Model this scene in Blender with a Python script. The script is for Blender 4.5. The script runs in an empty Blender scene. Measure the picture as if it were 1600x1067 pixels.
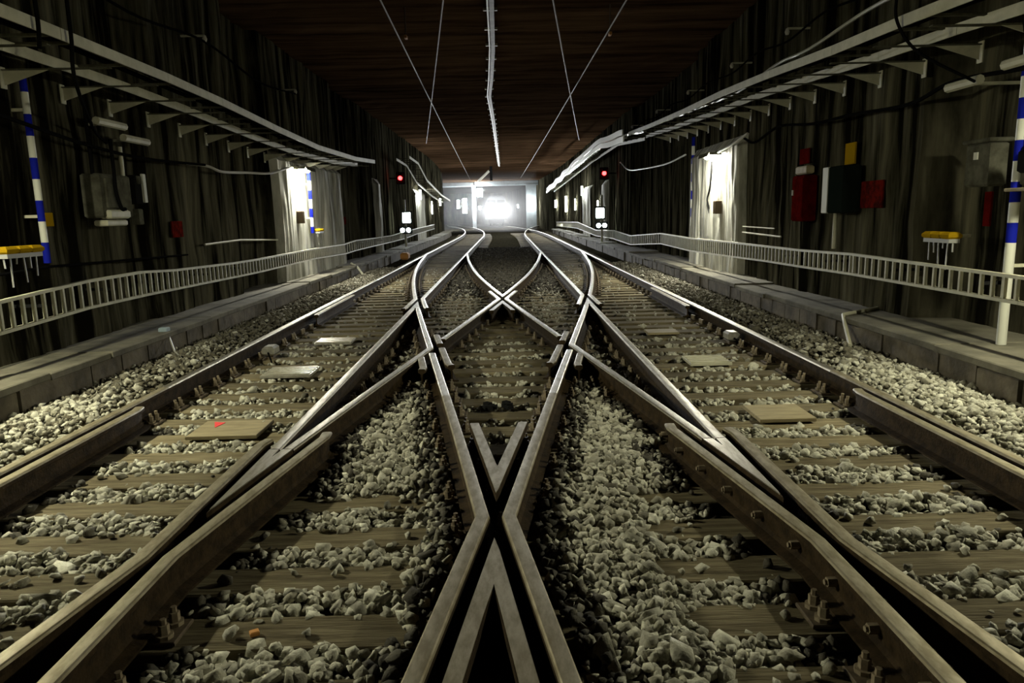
import bpy, bmesh, math, random
import numpy as np
from mathutils import Vector, Matrix

random.seed(7)
RNG = np.random.default_rng(11)
SC = bpy.context.scene
COL = SC.collection

# ------------------------------------------------------------------ camera
ZR = 0.19                                   # height of the rail heads above the sleeper tops
FPX, ROLL = 1122.8, 0.024
PITCH = math.atan((533.5 - 334.23) / FPX)
YAW = math.atan((794.12 - 800) / FPX * math.cos(PITCH))


def _rz(v):
    c, s = math.cos(YAW), math.sin(YAW)
    return Vector((v[0] * c - v[1] * s, v[0] * s + v[1] * c, v[2]))


_F = _rz((0, math.cos(PITCH), -math.sin(PITCH)))
_D = _rz((0, -math.sin(PITCH), -math.cos(PITCH)))
_R = _rz((1, 0, 0))
_RT = math.cos(ROLL) * _R + math.sin(ROLL) * _D
_DN = -math.sin(ROLL) * _R + math.cos(ROLL) * _D
cam_data = bpy.data.cameras.new('camera')
cam = bpy.data.objects.new('camera', cam_data)
COL.objects.link(cam)
cam_data.sensor_width = 36.0
cam_data.lens = 36.0 * FPX / 1600.0
cam_data.clip_start, cam_data.clip_end = 0.05, 400
cam.matrix_world = Matrix(((_RT.x, -_DN.x, -_F.x, 0.08), (_RT.y, -_DN.y, -_F.y, 0.0),
                           (_RT.z, -_DN.z, -_F.z, 1.394 + ZR), (0, 0, 0, 1)))
SC.camera = cam

# ------------------------------------------------------------------ world, exposure
W = bpy.data.worlds.new('tunnel_dark')
SC.world = W
W.use_nodes = True
W.node_tree.nodes['Background'].inputs[0].default_value = (0.5, 0.55, 0.45, 1)
W.node_tree.nodes['Background'].inputs[1].default_value = 0.0
SC.view_settings.view_transform = 'Standard'
SC.view_settings.look = 'None'
SC.view_settings.exposure = 0.0
SC.view_settings.gamma = 1.0
SC.view_settings.use_curve_mapping = False

LAMP_COLOR = (1.0, 0.97, 0.70)
LAMP_NEAR = 1020.0        # emission of the tubes beside the photographer
LAMP_MID = 1250.0         # emission of the tubes further along the tunnel
LAMP_FAR = 900.0
LAMP_PORTAL = 190.0
HEADLIGHT_W = 40000.0
HAZE_DENSITY = 0.0058

# ------------------------------------------------------------------ materials
def mat(name, col=(.5, .5, .5), rough=.6, metal=0.0, col2=None, scale=6.0, stretch=(1, 1, 1), bump=0.0,
        bump_scale=30.0, detail=4.0, lo=.35, hi=.65, emit=None, rough2=None, island=None, spec=.5, objvar=False):
    m = bpy.data.materials.new(name)
    m.use_nodes = True
    nt = m.node_tree
    b = nt.nodes['Principled BSDF']
    b.inputs['Base Color'].default_value = (*col, 1)
    b.inputs['Roughness'].default_value = rough
    b.inputs['Metallic'].default_value = metal
    b.inputs['Specular IOR Level'].default_value = spec
    L = nt.links
    tc = nt.nodes.new('ShaderNodeTexCoord')
    geo = nt.nodes.new('ShaderNodeNewGeometry')
    mp = nt.nodes.new('ShaderNodeMapping')
    mp.inputs['Scale'].default_value = stretch
    L.new(geo.outputs['Position'], mp.inputs['Vector'])
    out = None
    if col2 is not None:
        n = nt.nodes.new('ShaderNodeTexNoise')
        n.inputs['Scale'].default_value = scale
        n.inputs['Detail'].default_value = detail
        n.inputs['Roughness'].default_value = .62
        L.new(mp.outputs[0], n.inputs['Vector'])
        r = nt.nodes.new('ShaderNodeValToRGB')
        r.color_ramp.elements[0].position = lo
        r.color_ramp.elements[1].position = hi
        r.color_ramp.elements[0].color = (*col, 1)
        r.color_ramp.elements[1].color = (*col2, 1)
        L.new(n.outputs['Fac'], r.inputs['Fac'])
        out = r.outputs['Color']
        if rough2 is not None:
            mr = nt.nodes.new('ShaderNodeMapRange')
            mr.inputs['From Min'].default_value = lo
            mr.inputs['From Max'].default_value = hi
            mr.inputs['To Min'].default_value = rough
            mr.inputs['To Max'].default_value = rough2
            L.new(n.outputs['Fac'], mr.inputs['Value'])
            L.new(mr.outputs['Result'], b.inputs['Roughness'])
    if island is not None:
        r = nt.nodes.new('ShaderNodeValToRGB')
        els = r.color_ramp.elements
        els[0].color = (*island[0], 1)
        els[1].color = (*island[-1], 1)
        for i, c in enumerate(island[1:-1]):
            e = els.new((i + 1) / (len(island) - 1))
            e.color = (*c, 1)
        L.new(geo.outputs['Random Per Island'], r.inputs['Fac'])
        if out is not None:
            mx = nt.nodes.new('ShaderNodeMix')
            mx.data_type = 'RGBA'
            mx.blend_type = 'MULTIPLY'
            mx.inputs[0].default_value = 1.0
            L.new(r.outputs['Color'], mx.inputs[6])
            L.new(out, mx.inputs[7])
            out = mx.outputs[2]
        else:
            out = r.outputs['Color']
    if objvar and out is not None:
        oi = nt.nodes.new('ShaderNodeObjectInfo')
        mr = nt.nodes.new('ShaderNodeMapRange')
        mr.inputs['To Min'].default_value = .62
        mr.inputs['To Max'].default_value = 1.15
        L.new(oi.outputs['Random'], mr.inputs['Value'])
        mx = nt.nodes.new('ShaderNodeMix')
        mx.data_type = 'RGBA'
        mx.blend_type = 'MULTIPLY'
        mx.inputs[0].default_value = 1.0
        L.new(out, mx.inputs[6])
        L.new(mr.outputs['Result'], mx.inputs[7])
        out = mx.outputs[2]
    if out is not None:
        L.new(out, b.inputs['Base Color'])
    if bump:
        n2 = nt.nodes.new('ShaderNodeTexNoise')
        n2.inputs['Scale'].default_value = bump_scale
        n2.inputs['Detail'].default_value = 5
        L.new(mp.outputs[0], n2.inputs['Vector'])
        bp = nt.nodes.new('ShaderNodeBump')
        bp.inputs['Strength'].default_value = bump
        bp.inputs['Distance'].default_value = .02
        L.new(n2.outputs['Fac'], bp.inputs['Height'])
        L.new(bp.outputs['Normal'], b.inputs['Normal'])
    if emit:
        b.inputs['Emission Color'].default_value = (*emit[0], 1)
        b.inputs['Emission Strength'].default_value = emit[1]
    return m


M = {}
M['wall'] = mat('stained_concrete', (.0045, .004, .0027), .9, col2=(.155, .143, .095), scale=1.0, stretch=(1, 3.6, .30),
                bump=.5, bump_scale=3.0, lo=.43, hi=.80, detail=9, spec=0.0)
M['pilaster'] = mat('lamplit_pale_concrete', (.14, .135, .10), .9, col2=(.50, .49, .41), scale=1.0, stretch=(1, 4.5, .5),
                    bump=.5, bump_scale=3.0, lo=.36, hi=.62, detail=8)  # pale concrete lightened further: lamp glow put into the colour
M['ceiling'] = mat('sooty_ceiling', (.014, .0075, .004), .95, col2=(.100, .059, .033), scale=1.0, stretch=(.3, 2.6, 1),
                   bump=.4, bump_scale=2.0, lo=.30, hi=.78, detail=6, spec=0.0)
M['floor'] = mat('dark_dirt', (.018, .016, .011), .95, col2=(.065, .058, .040), scale=9, bump=1.0, bump_scale=22, spec=0.0)
M['kerb'] = mat('grey_kerb_concrete', (.05, .041, .027), .92, col2=(.135, .113, .078), scale=3.0, bump=.4, bump_scale=12)
M['kerb_top'] = mat('worn_walkway_concrete', (.065, .059, .04), .92, col2=(.155, .142, .102), scale=2.2, bump=.3, bump_scale=14)
M['stone'] = mat('ballast_stone', (.62, .62, .58), .9, col2=(1, 1, .98), scale=40, lo=.3, hi=.7,
                 island=[(.10, .09, .064), (.60, .585, .49), (.24, .225, .17), (.72, .705, .60), (.38, .36, .285), (.62, .605, .52), (.17, .155, .112)], bump=.3, bump_scale=90)
M['stone_dark'] = mat('dark_ballast_stone', (.6, .6, .6), .85, col2=(1, 1, 1), scale=40, lo=.3, hi=.7,
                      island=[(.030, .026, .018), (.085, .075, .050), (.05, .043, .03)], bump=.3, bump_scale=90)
M['stone_drab'] = mat('drab_ballast_stone', (.6, .6, .6), .95, col2=(1, 1, 1), scale=40, lo=.3, hi=.7, spec=.1,
                       island=[(.07, .06, .04), (.20, .185, .14), (.12, .108, .076), (.26, .245, .19), (.15, .135, .10)], bump=.3, bump_scale=90)
M['timber'] = mat('weathered_timber', (.10, .080, .045), .9, col2=(.26, .22, .135), scale=3.0, stretch=(.9, 9, 4), bump=.5,
                  bump_scale=8, lo=.33, hi=.68, detail=6, spec=.12, objvar=True)
M['rail_top'] = mat('polished_rail_head', (.56, .53, .45), .40, metal=1.0, col2=(.36, .32, .23), scale=7.0, stretch=(6, 1, 1),
                    lo=.4, hi=.7, rough2=.50)
M['rail_worn'] = mat('dull_rail_head', (.30, .265, .185), .52, metal=.6, col2=(.175, .145, .085), scale=9.0, stretch=(3, 1, 1),
                     lo=.35, hi=.65, rough2=.6)
M['rail_side'] = mat('rusty_rail_web', (.017, .011, .005), .85, col2=(.046, .030, .014), scale=14, lo=.35, hi=.7, bump=.2, bump_scale=60, spec=.1)
M['plate'] = mat('rusty_plate', (.05, .034, .018), .8, col2=(.11, .08, .045), scale=30)
M['bolt'] = mat('pale_rust_bolt', (.26, .215, .14), .6, col2=(.16, .12, .075), scale=40)
M['galv'] = mat('galvanised_tray', (.46, .445, .33), .6, metal=0.0, col2=(.33, .315, .225), scale=5, lo=.35, hi=.7)
M['cover'] = mat('bright_tray_cover', (.75, .75, .70), .38, metal=.6)
M['galv_bright'] = mat('pale_tray_flange', (.48, .465, .345), .6, col2=(.36, .345, .25), scale=5)
M['cable'] = mat('black_cable', (.006, .006, .006), .8, spec=0.0)
M['cable_grey'] = mat('grey_cable', (.42, .41, .36), .4)
M['blue'] = mat('blue_paint', (.008, .012, .22), .45, spec=0.0)
M['white'] = mat('white_paint', (.50, .50, .43), .6, spec=.1)
M['black'] = mat('black_metal', (.012, .012, .012), .5, spec=0.0)
M['grey_box'] = mat('grey_cabinet_paint', (.10, .098, .075), .6, col2=(.05, .048, .034), scale=7, spec=0.0)
M['dark_box'] = mat('dark_green_cabinet', (.007, .010, .008), .6, spec=0.0)
M['red'] = mat('red_paint', (.095, .005, .004), .6, col2=(.045, .003, .002), scale=6, spec=0.0)
M['red_dull'] = mat('faded_red_paint', (.12, .009, .006), .85, col2=(.035, .007, .005), scale=9, spec=0.0, lo=.4, hi=.62)
M['yellow'] = mat('yellow_plastic', (.27, .165, .006), .55, spec=0.0)
M['orange'] = mat('orange_cloth', (.55, .25, .06), .8)
M['brown_box'] = mat('brown_junction_box', (.10, .075, .05), .6, spec=0.0)
M['plate_wood'] = mat('ochre_board', (.20, .16, .085), .75, col2=(.30, .25, .14), scale=5, stretch=(1, 5, 1))
M['alu'] = mat('bare_aluminium', (.62, .60, .52), .32, metal=.8, col2=(.42, .40, .33), scale=24)
M['portal'] = mat('pale_portal_concrete', (.22, .25, .255), .85, col2=(.16, .18, .185), scale=2)
M['train'] = mat('train_shell', (.05, .052, .056), .5)
M['train_dark'] = mat('train_glass', (.01, .012, .016), .12)
M['tube_near'] = mat('lit_tube_near', (1, 1, 1), .4, emit=(LAMP_COLOR, LAMP_NEAR))
M['tube_mid'] = mat('lit_tube', (1, 1, 1), .4, emit=((1.0, .985, .86), LAMP_MID))
M['tube_far'] = mat('lit_tube_far', (1, 1, 1), .4, emit=((.96, 1.0, .97), LAMP_FAR))
M['tube_portal'] = mat('lit_tube_portal', (1, 1, 1), .4, emit=((.93, .98, 1.0), LAMP_PORTAL))
M['headlight'] = mat('headlight_lens', (1, 1, 1), .3, emit=((.96, .98, 1.0), 600))
M['sig_red'] = mat('red_signal_lens', (.6, .02, .02), .3, emit=((1.0, .02, .02), 22))
M['sig_white'] = mat('white_signal_lens', (1, 1, 1), .3, emit=((.88, 1.0, .93), 25))
M['conduit'] = mat('pale_conduit', (.13, .115, .08), .7, col2=(.08, .07, .048), scale=3, stretch=(1, 2, 1))
M['wire'] = mat('bronze_wire', (.10, .07, .045), .6, metal=.3)
M['insul'] = mat('glazed_insulator', (.62, .60, .54), .25)
M['skirt'] = mat('grey_strands', (.26, .26, .24), .6)

# ------------------------------------------------------------------ object helpers
def tag(o, label=None, cat=None, group=None, kind=None):
    if label: o['label'] = label
    if cat: o['category'] = cat
    if group: o['group'] = group
    if kind: o['kind'] = kind
    return o


def empty(name, loc, label, cat, group=None):
    o = bpy.data.objects.new(name, None)
    o.empty_display_size = .1
    o.location = loc
    COL.objects.link(o)
    return tag(o, label, cat, group)


class MB:
    """collects faces; build() links them as one mesh object"""
    def __init__(s):
        s.v, s.f, s.m = [], [], []

    def add(s, verts, faces, mi=0):
        k = len(s.v)
        s.v += [tuple(p) for p in verts]
        s.f += [tuple(i + k for i in f) for f in faces]
        s.m += [mi] * len(faces)

    def box(s, c, d, mi=0, rot=None, bev=0.0):
        x, y, z = d[0] / 2, d[1] / 2, d[2] / 2
        if bev:
            b = bev
            vs = []
            for sz, inn in ((-z, 1), (-z + b, 0), (z - b, 0), (z, 1)):
                i = b if inn else 0
                vs += [(-x + i, -y + i, sz), (x - i, -y + i, sz), (x - i, y - i, sz), (-x + i, y - i, sz)]
            fs = [(3, 2, 1, 0), (12, 13, 14, 15)]
            for r in range(3):
                for q in range(4):
                    a = r * 4 + q; bb = r * 4 + (q + 1) % 4
                    fs.append((a, bb, bb + 4, a + 4))
        else:
            vs = [(-x, -y, -z), (x, -y, -z), (x, y, -z), (-x, y, -z), (-x, -y, z), (x, -y, z), (x, y, z), (-x, y, z)]
            fs = [(3, 2, 1, 0), (4, 5, 6, 7), (0, 1, 5, 4), (1, 2, 6, 5), (2, 3, 7, 6), (3, 0, 4, 7)]
        if rot is not None:
            vs = [rot @ Vector(p) for p in vs]
        s.add([(p[0] + c[0], p[1] + c[1], p[2] + c[2]) for p in vs], fs, mi)

    def tube(s, pts, r, n=8, mi=0, caps=True, radii=None):
        P = [Vector(p) for p in pts]
        rings = []
        up0 = None
        for i, p in enumerate(P):
            t = (P[min(i + 1, len(P) - 1)] - P[max(i - 1, 0)]).normalized()
            if up0 is None:
                up0 = Vector((0, 0, 1)) if abs(t.z) < .9 else Vector((1, 0, 0))
            a = t.cross(up0).normalized()
            b = a.cross(t).normalized()
            up0 = b
            rr = radii[i] if radii else r
            rings.append([p + rr * (math.cos(2 * math.pi * k / n) * a + math.sin(2 * math.pi * k / n) * b) for k in range(n)])
        vs = [q for ring in rings for q in ring]
        fs = []
        for i in range(len(P) - 1):
            for k in range(n):
                fs.append((i * n + k, i * n + (k + 1) % n, (i + 1) * n + (k + 1) % n, (i + 1) * n + k))
        if caps:
            fs.append(tuple(range(n - 1, -1, -1)))
            fs.append(tuple((len(P) - 1) * n + k for k in range(n)))
        s.add(vs, fs, mi)

    def prism(s, poly, z0, z1, mi=0, mi_top=None):
        n = len(poly)
        a = sum(poly[i][0] * poly[(i + 1) % n][1] - poly[(i + 1) % n][0] * poly[i][1] for i in range(n))
        if a < 0:
            poly = poly[::-1]
        vs = [(p[0], p[1], z0) for p in poly] + [(p[0], p[1], z1) for p in poly]
        s.add(vs, [tuple(range(n - 1, -1, -1))] + [(i, (i + 1) % n, (i + 1) % n + n, i + n) for i in range(n)], mi)
        s.add([(p[0], p[1], z1) for p in poly], [tuple(range(n))], mi if mi_top is None else mi_top)

    def build(s, name, mats, parent=None, origin=None, smooth=None):
        if not isinstance(mats, (list, tuple)):
            mats = [mats]
        org = Vector(origin) if origin is not None else (parent_world(parent) if parent else Vector((0, 0, 0)))
        me = bpy.data.meshes.new(name)
        me.from_pydata([(p[0] - org.x, p[1] - org.y, p[2] - org.z) for p in s.v], [], s.f)
        for m in mats:
            me.materials.append(m)
        if len(mats) > 1:
            me.polygons.foreach_set('material_index', s.m)
        if smooth:
            me.polygons.foreach_set('use_smooth', [True] * len(me.polygons))
            me.set_sharp_from_angle(angle=math.radians(smooth))
        me.update()
        o = bpy.data.objects.new(name, me)
        COL.objects.link(o)
        if parent:
            o.parent = parent
            o.location = org - parent_world(parent)
        else:
            o.location = org
        return o


def parent_world(o):
    v = Vector((0, 0, 0))
    while o is not None:
        v += o.location
        o = o.parent
    return v


ORD = ('first second third fourth fifth sixth seventh eighth ninth tenth eleventh twelfth thirteenth fourteenth fifteenth '
       'sixteenth seventeenth eighteenth nineteenth twentieth').split()


def nth(i):
    if i < 20:
        return ORD[i]
    t, u = divmod(i + 1, 10)
    tens = {2: 'twent', 3: 'thirt', 4: 'fort', 5: 'fift', 6: 'sixt'}[t]
    return tens + 'ieth' if u == 0 else tens + 'y-' + ORD[u - 1]


def vnoise(x, seed=0):
    x = np.asarray(x, float)
    r = np.random.default_rng(seed).uniform(-1, 1, 4096)
    i = np.floor(x).astype(int)
    f = x - i
    f = f * f * (3 - 2 * f)
    return r[i % 4096] * (1 - f) + r[(i + 1) % 4096] * f


def vnoise2(x, y, seed=0):
    x = np.asarray(x, float); y = np.asarray(y, float)
    r = np.random.default_rng(seed).uniform(-1, 1, (256, 256))
    i = np.floor(x).astype(int); j = np.floor(y).astype(int)
    f = x - i; g = y - j
    f = f * f * (3 - 2 * f); g = g * g * (3 - 2 * g)
    a = r[i % 256, j % 256] * (1 - f) + r[(i + 1) % 256, j % 256] * f
    b = r[i % 256, (j + 1) % 256] * (1 - f) + r[(i + 1) % 256, (j + 1) % 256] * f
    return a * (1 - g) + b * g


# ------------------------------------------------------------------ layout functions
def bend(y):                                   # the tunnel swings to the left beyond 45 m
    y = np.asarray(y, float)
    return -np.where(y > 45, (y - 45) ** 2 / 600.0, 0.0)


def bend_r(y):
    y = np.asarray(y, float)
    return -np.where(y > 45, (y - 45) ** 2 / 1800.0, 0.0)


WALL_X = 4.78
CEIL_Z = 5.3


def sstep(a, b, x):
    t = np.clip((np.asarray(x, float) - a) / (b - a), 0, 1)
    return t * t * (3 - 2 * t)


def wall_in(side, y):
    """how far the wall face stands out (+) or back (-) from the plain wall line"""
    y = np.asarray(y, float)
    if side < 0:
        d = .20 * sstep(15.15, 15.25, y) * (1 - sstep(21.0, 21.15, y)) - .22 * sstep(13.2, 13.4, y) * (1 - sstep(15.1, 15.2, y))
        d = d - .15 * sstep(21.1, 21.3, y) * (1 - sstep(23.8, 24, y)) + .18 * sstep(27, 27.1, y) * (1 - sstep(28.2, 28.3, y))
        d = d - .10 * sstep(9.0, 9.1, y) * (1 - sstep(9.9, 10.1, y))
    else:
        d = .16 * sstep(14.2, 14.3, y) * (1 - sstep(18.0, 18.1, y)) - .45 * (1 - sstep(8.15, 8.25, y))
        d = d - .25 * sstep(18.05, 18.2, y) * (1 - sstep(27, 27.2, y)) + .15 * sstep(33, 33.1, y) * (1 - sstep(34.5, 34.6, y))
    d = d + .16 * sstep(38.6, 38.7, y) * (1 - sstep(43, 43.1, y))
    return d


# ------------------------------------------------------------------ the setting
def wall(name, side):
    ys = np.concatenate([np.arange(-9, 3, .5), np.arange(3, 27, .06), np.arange(27, 60, .25), np.arange(60, 131, 1.0)])
    zs = np.concatenate([np.arange(-.4, 3.6, .2), np.arange(3.6, CEIL_Z + .21, .34)])
    Y, Zz = np.meshgrid(ys, zs, indexing='ij')
    s0 = 3 if side < 0 else 40
    rib = .014 * vnoise(Y * 5.2, s0) + .022 * vnoise(Y * 1.3, s0 + 1) + .014 * vnoise(Y * 11, s0 + 2)
    rough = .035 * vnoise2(Y * 2.4, Zz * .8, s0 + 3) + .02 * vnoise2(Y * 6, Zz * 2.1, s0 + 4)
    wi = wall_in(side, Y)
    dx = np.minimum(rib + rough, .045) + np.where((wi > 0) & (Zz > 2.95), 0, wi)
    X = side * (WALL_X - dx) + (bend(Y) if side < 0 else bend_r(Y))
    nz = len(zs)
    verts = np.stack([X, Y, Zz], -1).reshape(-1, 3)
    faces = []
    for i in range(len(ys) - 1):
        for j in range(nz - 1):
            a = i * nz + j
            q = (a, a + nz, a + nz + 1, a + 1)
            faces.append(q if side < 0 else q[::-1])
    mb = MB()
    mb.add(verts.tolist(), faces)
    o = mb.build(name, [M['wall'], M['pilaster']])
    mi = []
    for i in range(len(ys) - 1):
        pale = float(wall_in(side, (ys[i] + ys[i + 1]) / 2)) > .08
        mi += [1 if pale and zs[j] < 2.95 else 0 for j in range(nz - 1)]  # pale colour ends at tray height, where the lamplight stops
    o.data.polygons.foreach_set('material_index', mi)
    tag(o, kind='structure')
    return o


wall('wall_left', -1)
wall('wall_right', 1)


def slab(name, m, z, xs_l, xs_r, ys, thick, nx=30, noise=0):
    X, Y = [], []
    mb = MB()
    n = nx + 1
    vs = []
    for y in ys:
        a, b = xs_l(y), xs_r(y)
        for k in range(n):
            x = a + (b - a) * k / nx
            dz = noise * float(vnoise2(x * 3 + 50, y * 3 + 50, 9)) if noise else 0
            vs.append((x, float(y), z + dz))
    fs = []
    for i in range(len(ys) - 1):
        for k in range(nx):
            q = (i * n + k, i * n + k + 1, (i + 1) * n + k + 1, (i + 1) * n + k)
            fs.append(q if thick < 0 else q[::-1])
    mb.add(vs, fs)
    o = mb.build(name, m)
    tag(o, kind='structure')
    return o


wl = lambda y: float(-WALL_X - .6 + bend(y))
wr = lambda y: float(WALL_X + .6 + bend_r(y))
slab('ceiling', M['ceiling'], CEIL_Z, wl, wr, np.arange(-9, 131, .7), .2, nx=24, noise=.015)
slab('floor', M['floor'], -.082, wl, wr, np.concatenate([np.arange(-9, 1, 1), np.arange(1, 30, .25), np.arange(30, 131, 1)]), -.2, nx=44, noise=.01)
b = MB()
b.box((-6, 130.2, 2.6), (30, .3, 6.4))
tag(b.build('wall_far', M['wall']), kind='structure')
b = MB()
b.box((0, -9.2, 2.6), (12, .3, 6.4))
tag(b.build('wall_back', M['wall']), kind='structure')


def kerb(name, side):
    """walkway edge of concrete blocks with a worn top slab"""
    mb = MB()
    rnd = random.Random(5 + side)
    y = 0.6
    while y < 60:
        L = .52 + rnd.uniform(-.05, .07)
        if y > 26: L = 2.0
        bx = float(bend(y) if side < 0 else bend_r(y))
        jit = rnd.uniform(-.018, .018)
        top = .215 + rnd.uniform(-.02, .012)
        xf = 4.10 + jit
        mb.box((side * (xf + .11) + bx, y + L / 2, (top - .14) / 2), (.22, L - .022, top + .14), 0, bev=.012)
        y += L
    y = 0.6
    while y < 60:
        L = rnd.choice([1.0, 1.4, 1.9, 2.6])
        bx = float(bend(y) if side < 0 else bend_r(y))
        z = .245 + rnd.uniform(-.022, .022)
        mb.box((side * (4.07 + .62) + bx, y + L / 2, z), (1.24 + rnd.uniform(-.04, .04), L - .008, .07), 1, bev=.01)
        y += L
    o = mb.build(name, [M['kerb'], M['kerb_top']])
    tag(o, kind='structure')


kerb('kerb_left', -1)
kerb('kerb_right', 1)

# ------------------------------------------------------------------ track geometry
TC, GH = 2.1325, .7525            # track centre offset, half gauge (head centre to head centre)
XI, XO = TC - GH, TC + GH         # inner and outer rail of each track
Y0, C1, C3, C5 = 7.6123, .162068, -2.21869e-4, 2.25948e-7


def path(y, off):                 # the crossover that leads from near left to far right
    u = y - Y0
    x = C1 * u + C3 * u ** 3 + C5 * u ** 5
    s = C1 + 3 * C3 * u ** 2 + 5 * C5 * u ** 4
    return x + off * GH * np.sqrt(1 + s * s)


AR = lambda y: np.minimum(path(y, 1), XO - .02)
AL = lambda y: np.minimum(path(y, -1), XI - .02)
BL = lambda y: -AR(y)
BR = lambda y: -AL(y)
R1 = lambda y: -XI + bend(y)
L1 = lambda y: -XO + bend(y)
R2L = lambda y: XI + bend(y)
R2R = lambda y: XO + bend(y)


def root(f, a, b_):
    for _ in range(60):
        m_ = (a + b_) / 2
        if f(a) * f(m_) <= 0: b_ = m_
        else: a = m_
    return (a + b_) / 2


GAP = .127
Y_ND = root(lambda y: AR(y) - BL(y), 1, 5)                 # near diamond
Y_FD = root(lambda y: AL(y) - BR(y), 9, 16)                # far diamond
Y_K = root(lambda y: AL(y) - BL(y), 5, 10)                 # side crossings
Y_FF = root(lambda y: BL(y) + XI, 9, 14)                   # far frogs
Y_NF = root(lambda y: AL(y) + XI, 1, 6)                    # near frogs
Y_NK = root(lambda y: BL(y) - AR(y) + GAP, Y_ND, Y_ND + 2)
Y_FK = root(lambda y: AL(y) - BR(y) - GAP if False else BR(y) - AL(y) - GAP, Y_FD - 2, Y_FD)
Y_FFK = root(lambda y: -XI - BL(y) - GAP, Y_FF, Y_FF + 3)
Y_NFK = root(lambda y: -XI - AL(y) - GAP, Y_NF - 3, Y_NF)
print('crossings', Y_ND, Y_FD, Y_K, Y_FF, Y_NF, Y_NK, Y_FK, Y_FFK, Y_NFK)


def line(fn, a, b_, step=.25):
    n = max(2, int(abs(b_ - a) / step) + 1)
    return [(float(fn(y)), float(y)) for y in np.linspace(a, b_, n)]


def mir(p):
    return [(-x, y) for x, y in p]


PROF = [(0.0, 0.0), (.016, -.0003), (.026, -.0012), (.032, -.005), (.035, -.014), (.0345, -.036), (.010, -.050), (.0085, -.085),
        (.0085, -.130), (.022, -.146), (.068, -.157), (.068, -.168)]
FULL = [(-x, z) for x, z in PROF[::-1]] + PROF[1:]         # left foot -> crown -> right foot
NTOP0 = len(PROF) - 1 - 4


def offset_poly(poly, d):
    """shift a plan polyline sideways by d (to the right of its direction) with mitred bends"""
    out = []
    n = len(poly)
    for i in range(n):
        p = Vector(poly[i])
        t0 = (Vector(poly[i]) - Vector(poly[i - 1])).normalized() if i > 0 else None
        t1 = (Vector(poly[i + 1]) - Vector(poly[i])).normalized() if i < n - 1 else None
        t0 = t0 or t1; t1 = t1 or t0
        n0 = Vector((t0.y, -t0.x)); n1 = Vector((t1.y, -t1.x))
        m_ = (n0 + n1).normalized()
        k = d / max(.5, m_.dot(n0))
        out.append((p.x + m_.x * k, p.y + m_.y * k))
    return out


RAIL_LINES = []      # (plan polyline) used to keep stones clear of the rails


def rail(mb, poly, z=ZR, register=True, chamfer=(False, False)):
    if register:
        RAIL_LINES.append(poly)
    k = len(FULL)
    cols = [offset_poly(poly, x) for x, _ in FULL]
    vs = []
    for i in range(len(poly)):
        for c, (x, dz) in zip(cols, FULL):
            vs.append((c[i][0], c[i][1], z + dz))
    n = len(poly)
    for j in range(k - 1):
        top = NTOP0 <= j < k - 1 - NTOP0
        fs = []
        for i in range(n - 1):
            a = i * k + j
            fs.append((a, a + 1, a + k + 1, a + k))
        kk = len(mb.v)
        if j == 0:
            base = kk
            mb.add(vs, [])
        mb.f += [tuple(q + base for q in f) for f in fs]
        mb.m += [0 if top else 1] * len(fs)
    bot = [(base + i * k + k - 1, base + i * k, base + (i + 1) * k, base + (i + 1) * k + k - 1) for i in range(n - 1)]
    mb.f += bot
    mb.m += [1] * len(bot)
    mb.f += [tuple(base + q for q in range(k))[::-1], tuple(base + (n - 1) * k + q for q in range(k))]
    mb.m += [1, 1]


def flip(mb):
    mb.f = [f[::-1] for f in mb.f]


def build_rail(name, poly, label, cat='rail', group=None, worn=False, bolts=None, worn_below=None):
    """one length of rail; poly always runs away from the camera"""
    if poly[0][1] > poly[-1][1]:
        poly = poly[::-1]
    mb = MB()
    rail(mb, poly)
    c = poly[len(poly) // 2]
    if worn_below is not None:
        for i_, f_ in enumerate(mb.f):
            if mb.m[i_] == 0 and sum(mb.v[q_][1] for q_ in f_) / len(f_) < worn_below:
                mb.m[i_] = 2
    o = mb.build(name, [M['rail_worn'] if worn else M['rail_top'], M['rail_side'], M['rail_worn']], origin=(c[0], c[1], 0), smooth=38)
    me = o.data
    bm = bmesh.new(); bm.from_mesh(me)
    bmesh.ops.recalc_face_normals(bm, faces=bm.faces)
    bm.to_mesh(me); bm.free()
    me.polygons.foreach_set('use_smooth', [True] * len(me.polygons))
    me.set_sharp_from_angle(angle=math.radians(15))
    tag(o, label, cat, group)
    if bolts:
        side, a, b_, st = bolts
        off = offset_poly(poly, side * .035)
        ys = [p[1] for p in off]; xs = [p[0] for p in off]
        y = a
        while y < b_:
            x = float(np.interp(y, ys, xs))
            q = MB()
            q.tube([(x - side * .03, y, ZR - .09), (x + side * .012, y, ZR - .09)], .020, 6)
            q.tube([(x + side * .012, y, ZR - .09), (x + side * .022, y, ZR - .09)], .012, 6)
            q.build('bolt', M['bolt'], o, smooth=30)
            y += st
    return o


def flare(poly, at_start, side):
    """bend the end of a guard or wing rail away from the running rail"""
    p = [Vector(q) for q in poly]
    if not at_start: p = p[::-1]
    d = (p[0] - p[1]).normalized()
    nrm = Vector((d.y, -d.x)) * side * (1 if True else 1)
    p = [p[0] + d * .10 + nrm * .022] + p
    if not at_start: p = p[::-1]
    return [(q.x, q.y) for q in p]


# --- long stock rails on the outside of both tracks
build_rail('stock_rail', line(L1, -6, 100, .8), 'long outer running rail of the left track, nearest the left kerb', worn_below=6.0)
build_rail('stock_rail', line(R2R, -6, 100, .8), 'long outer running rail of the right track, nearest the right kerb', worn_below=6.0)

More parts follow.
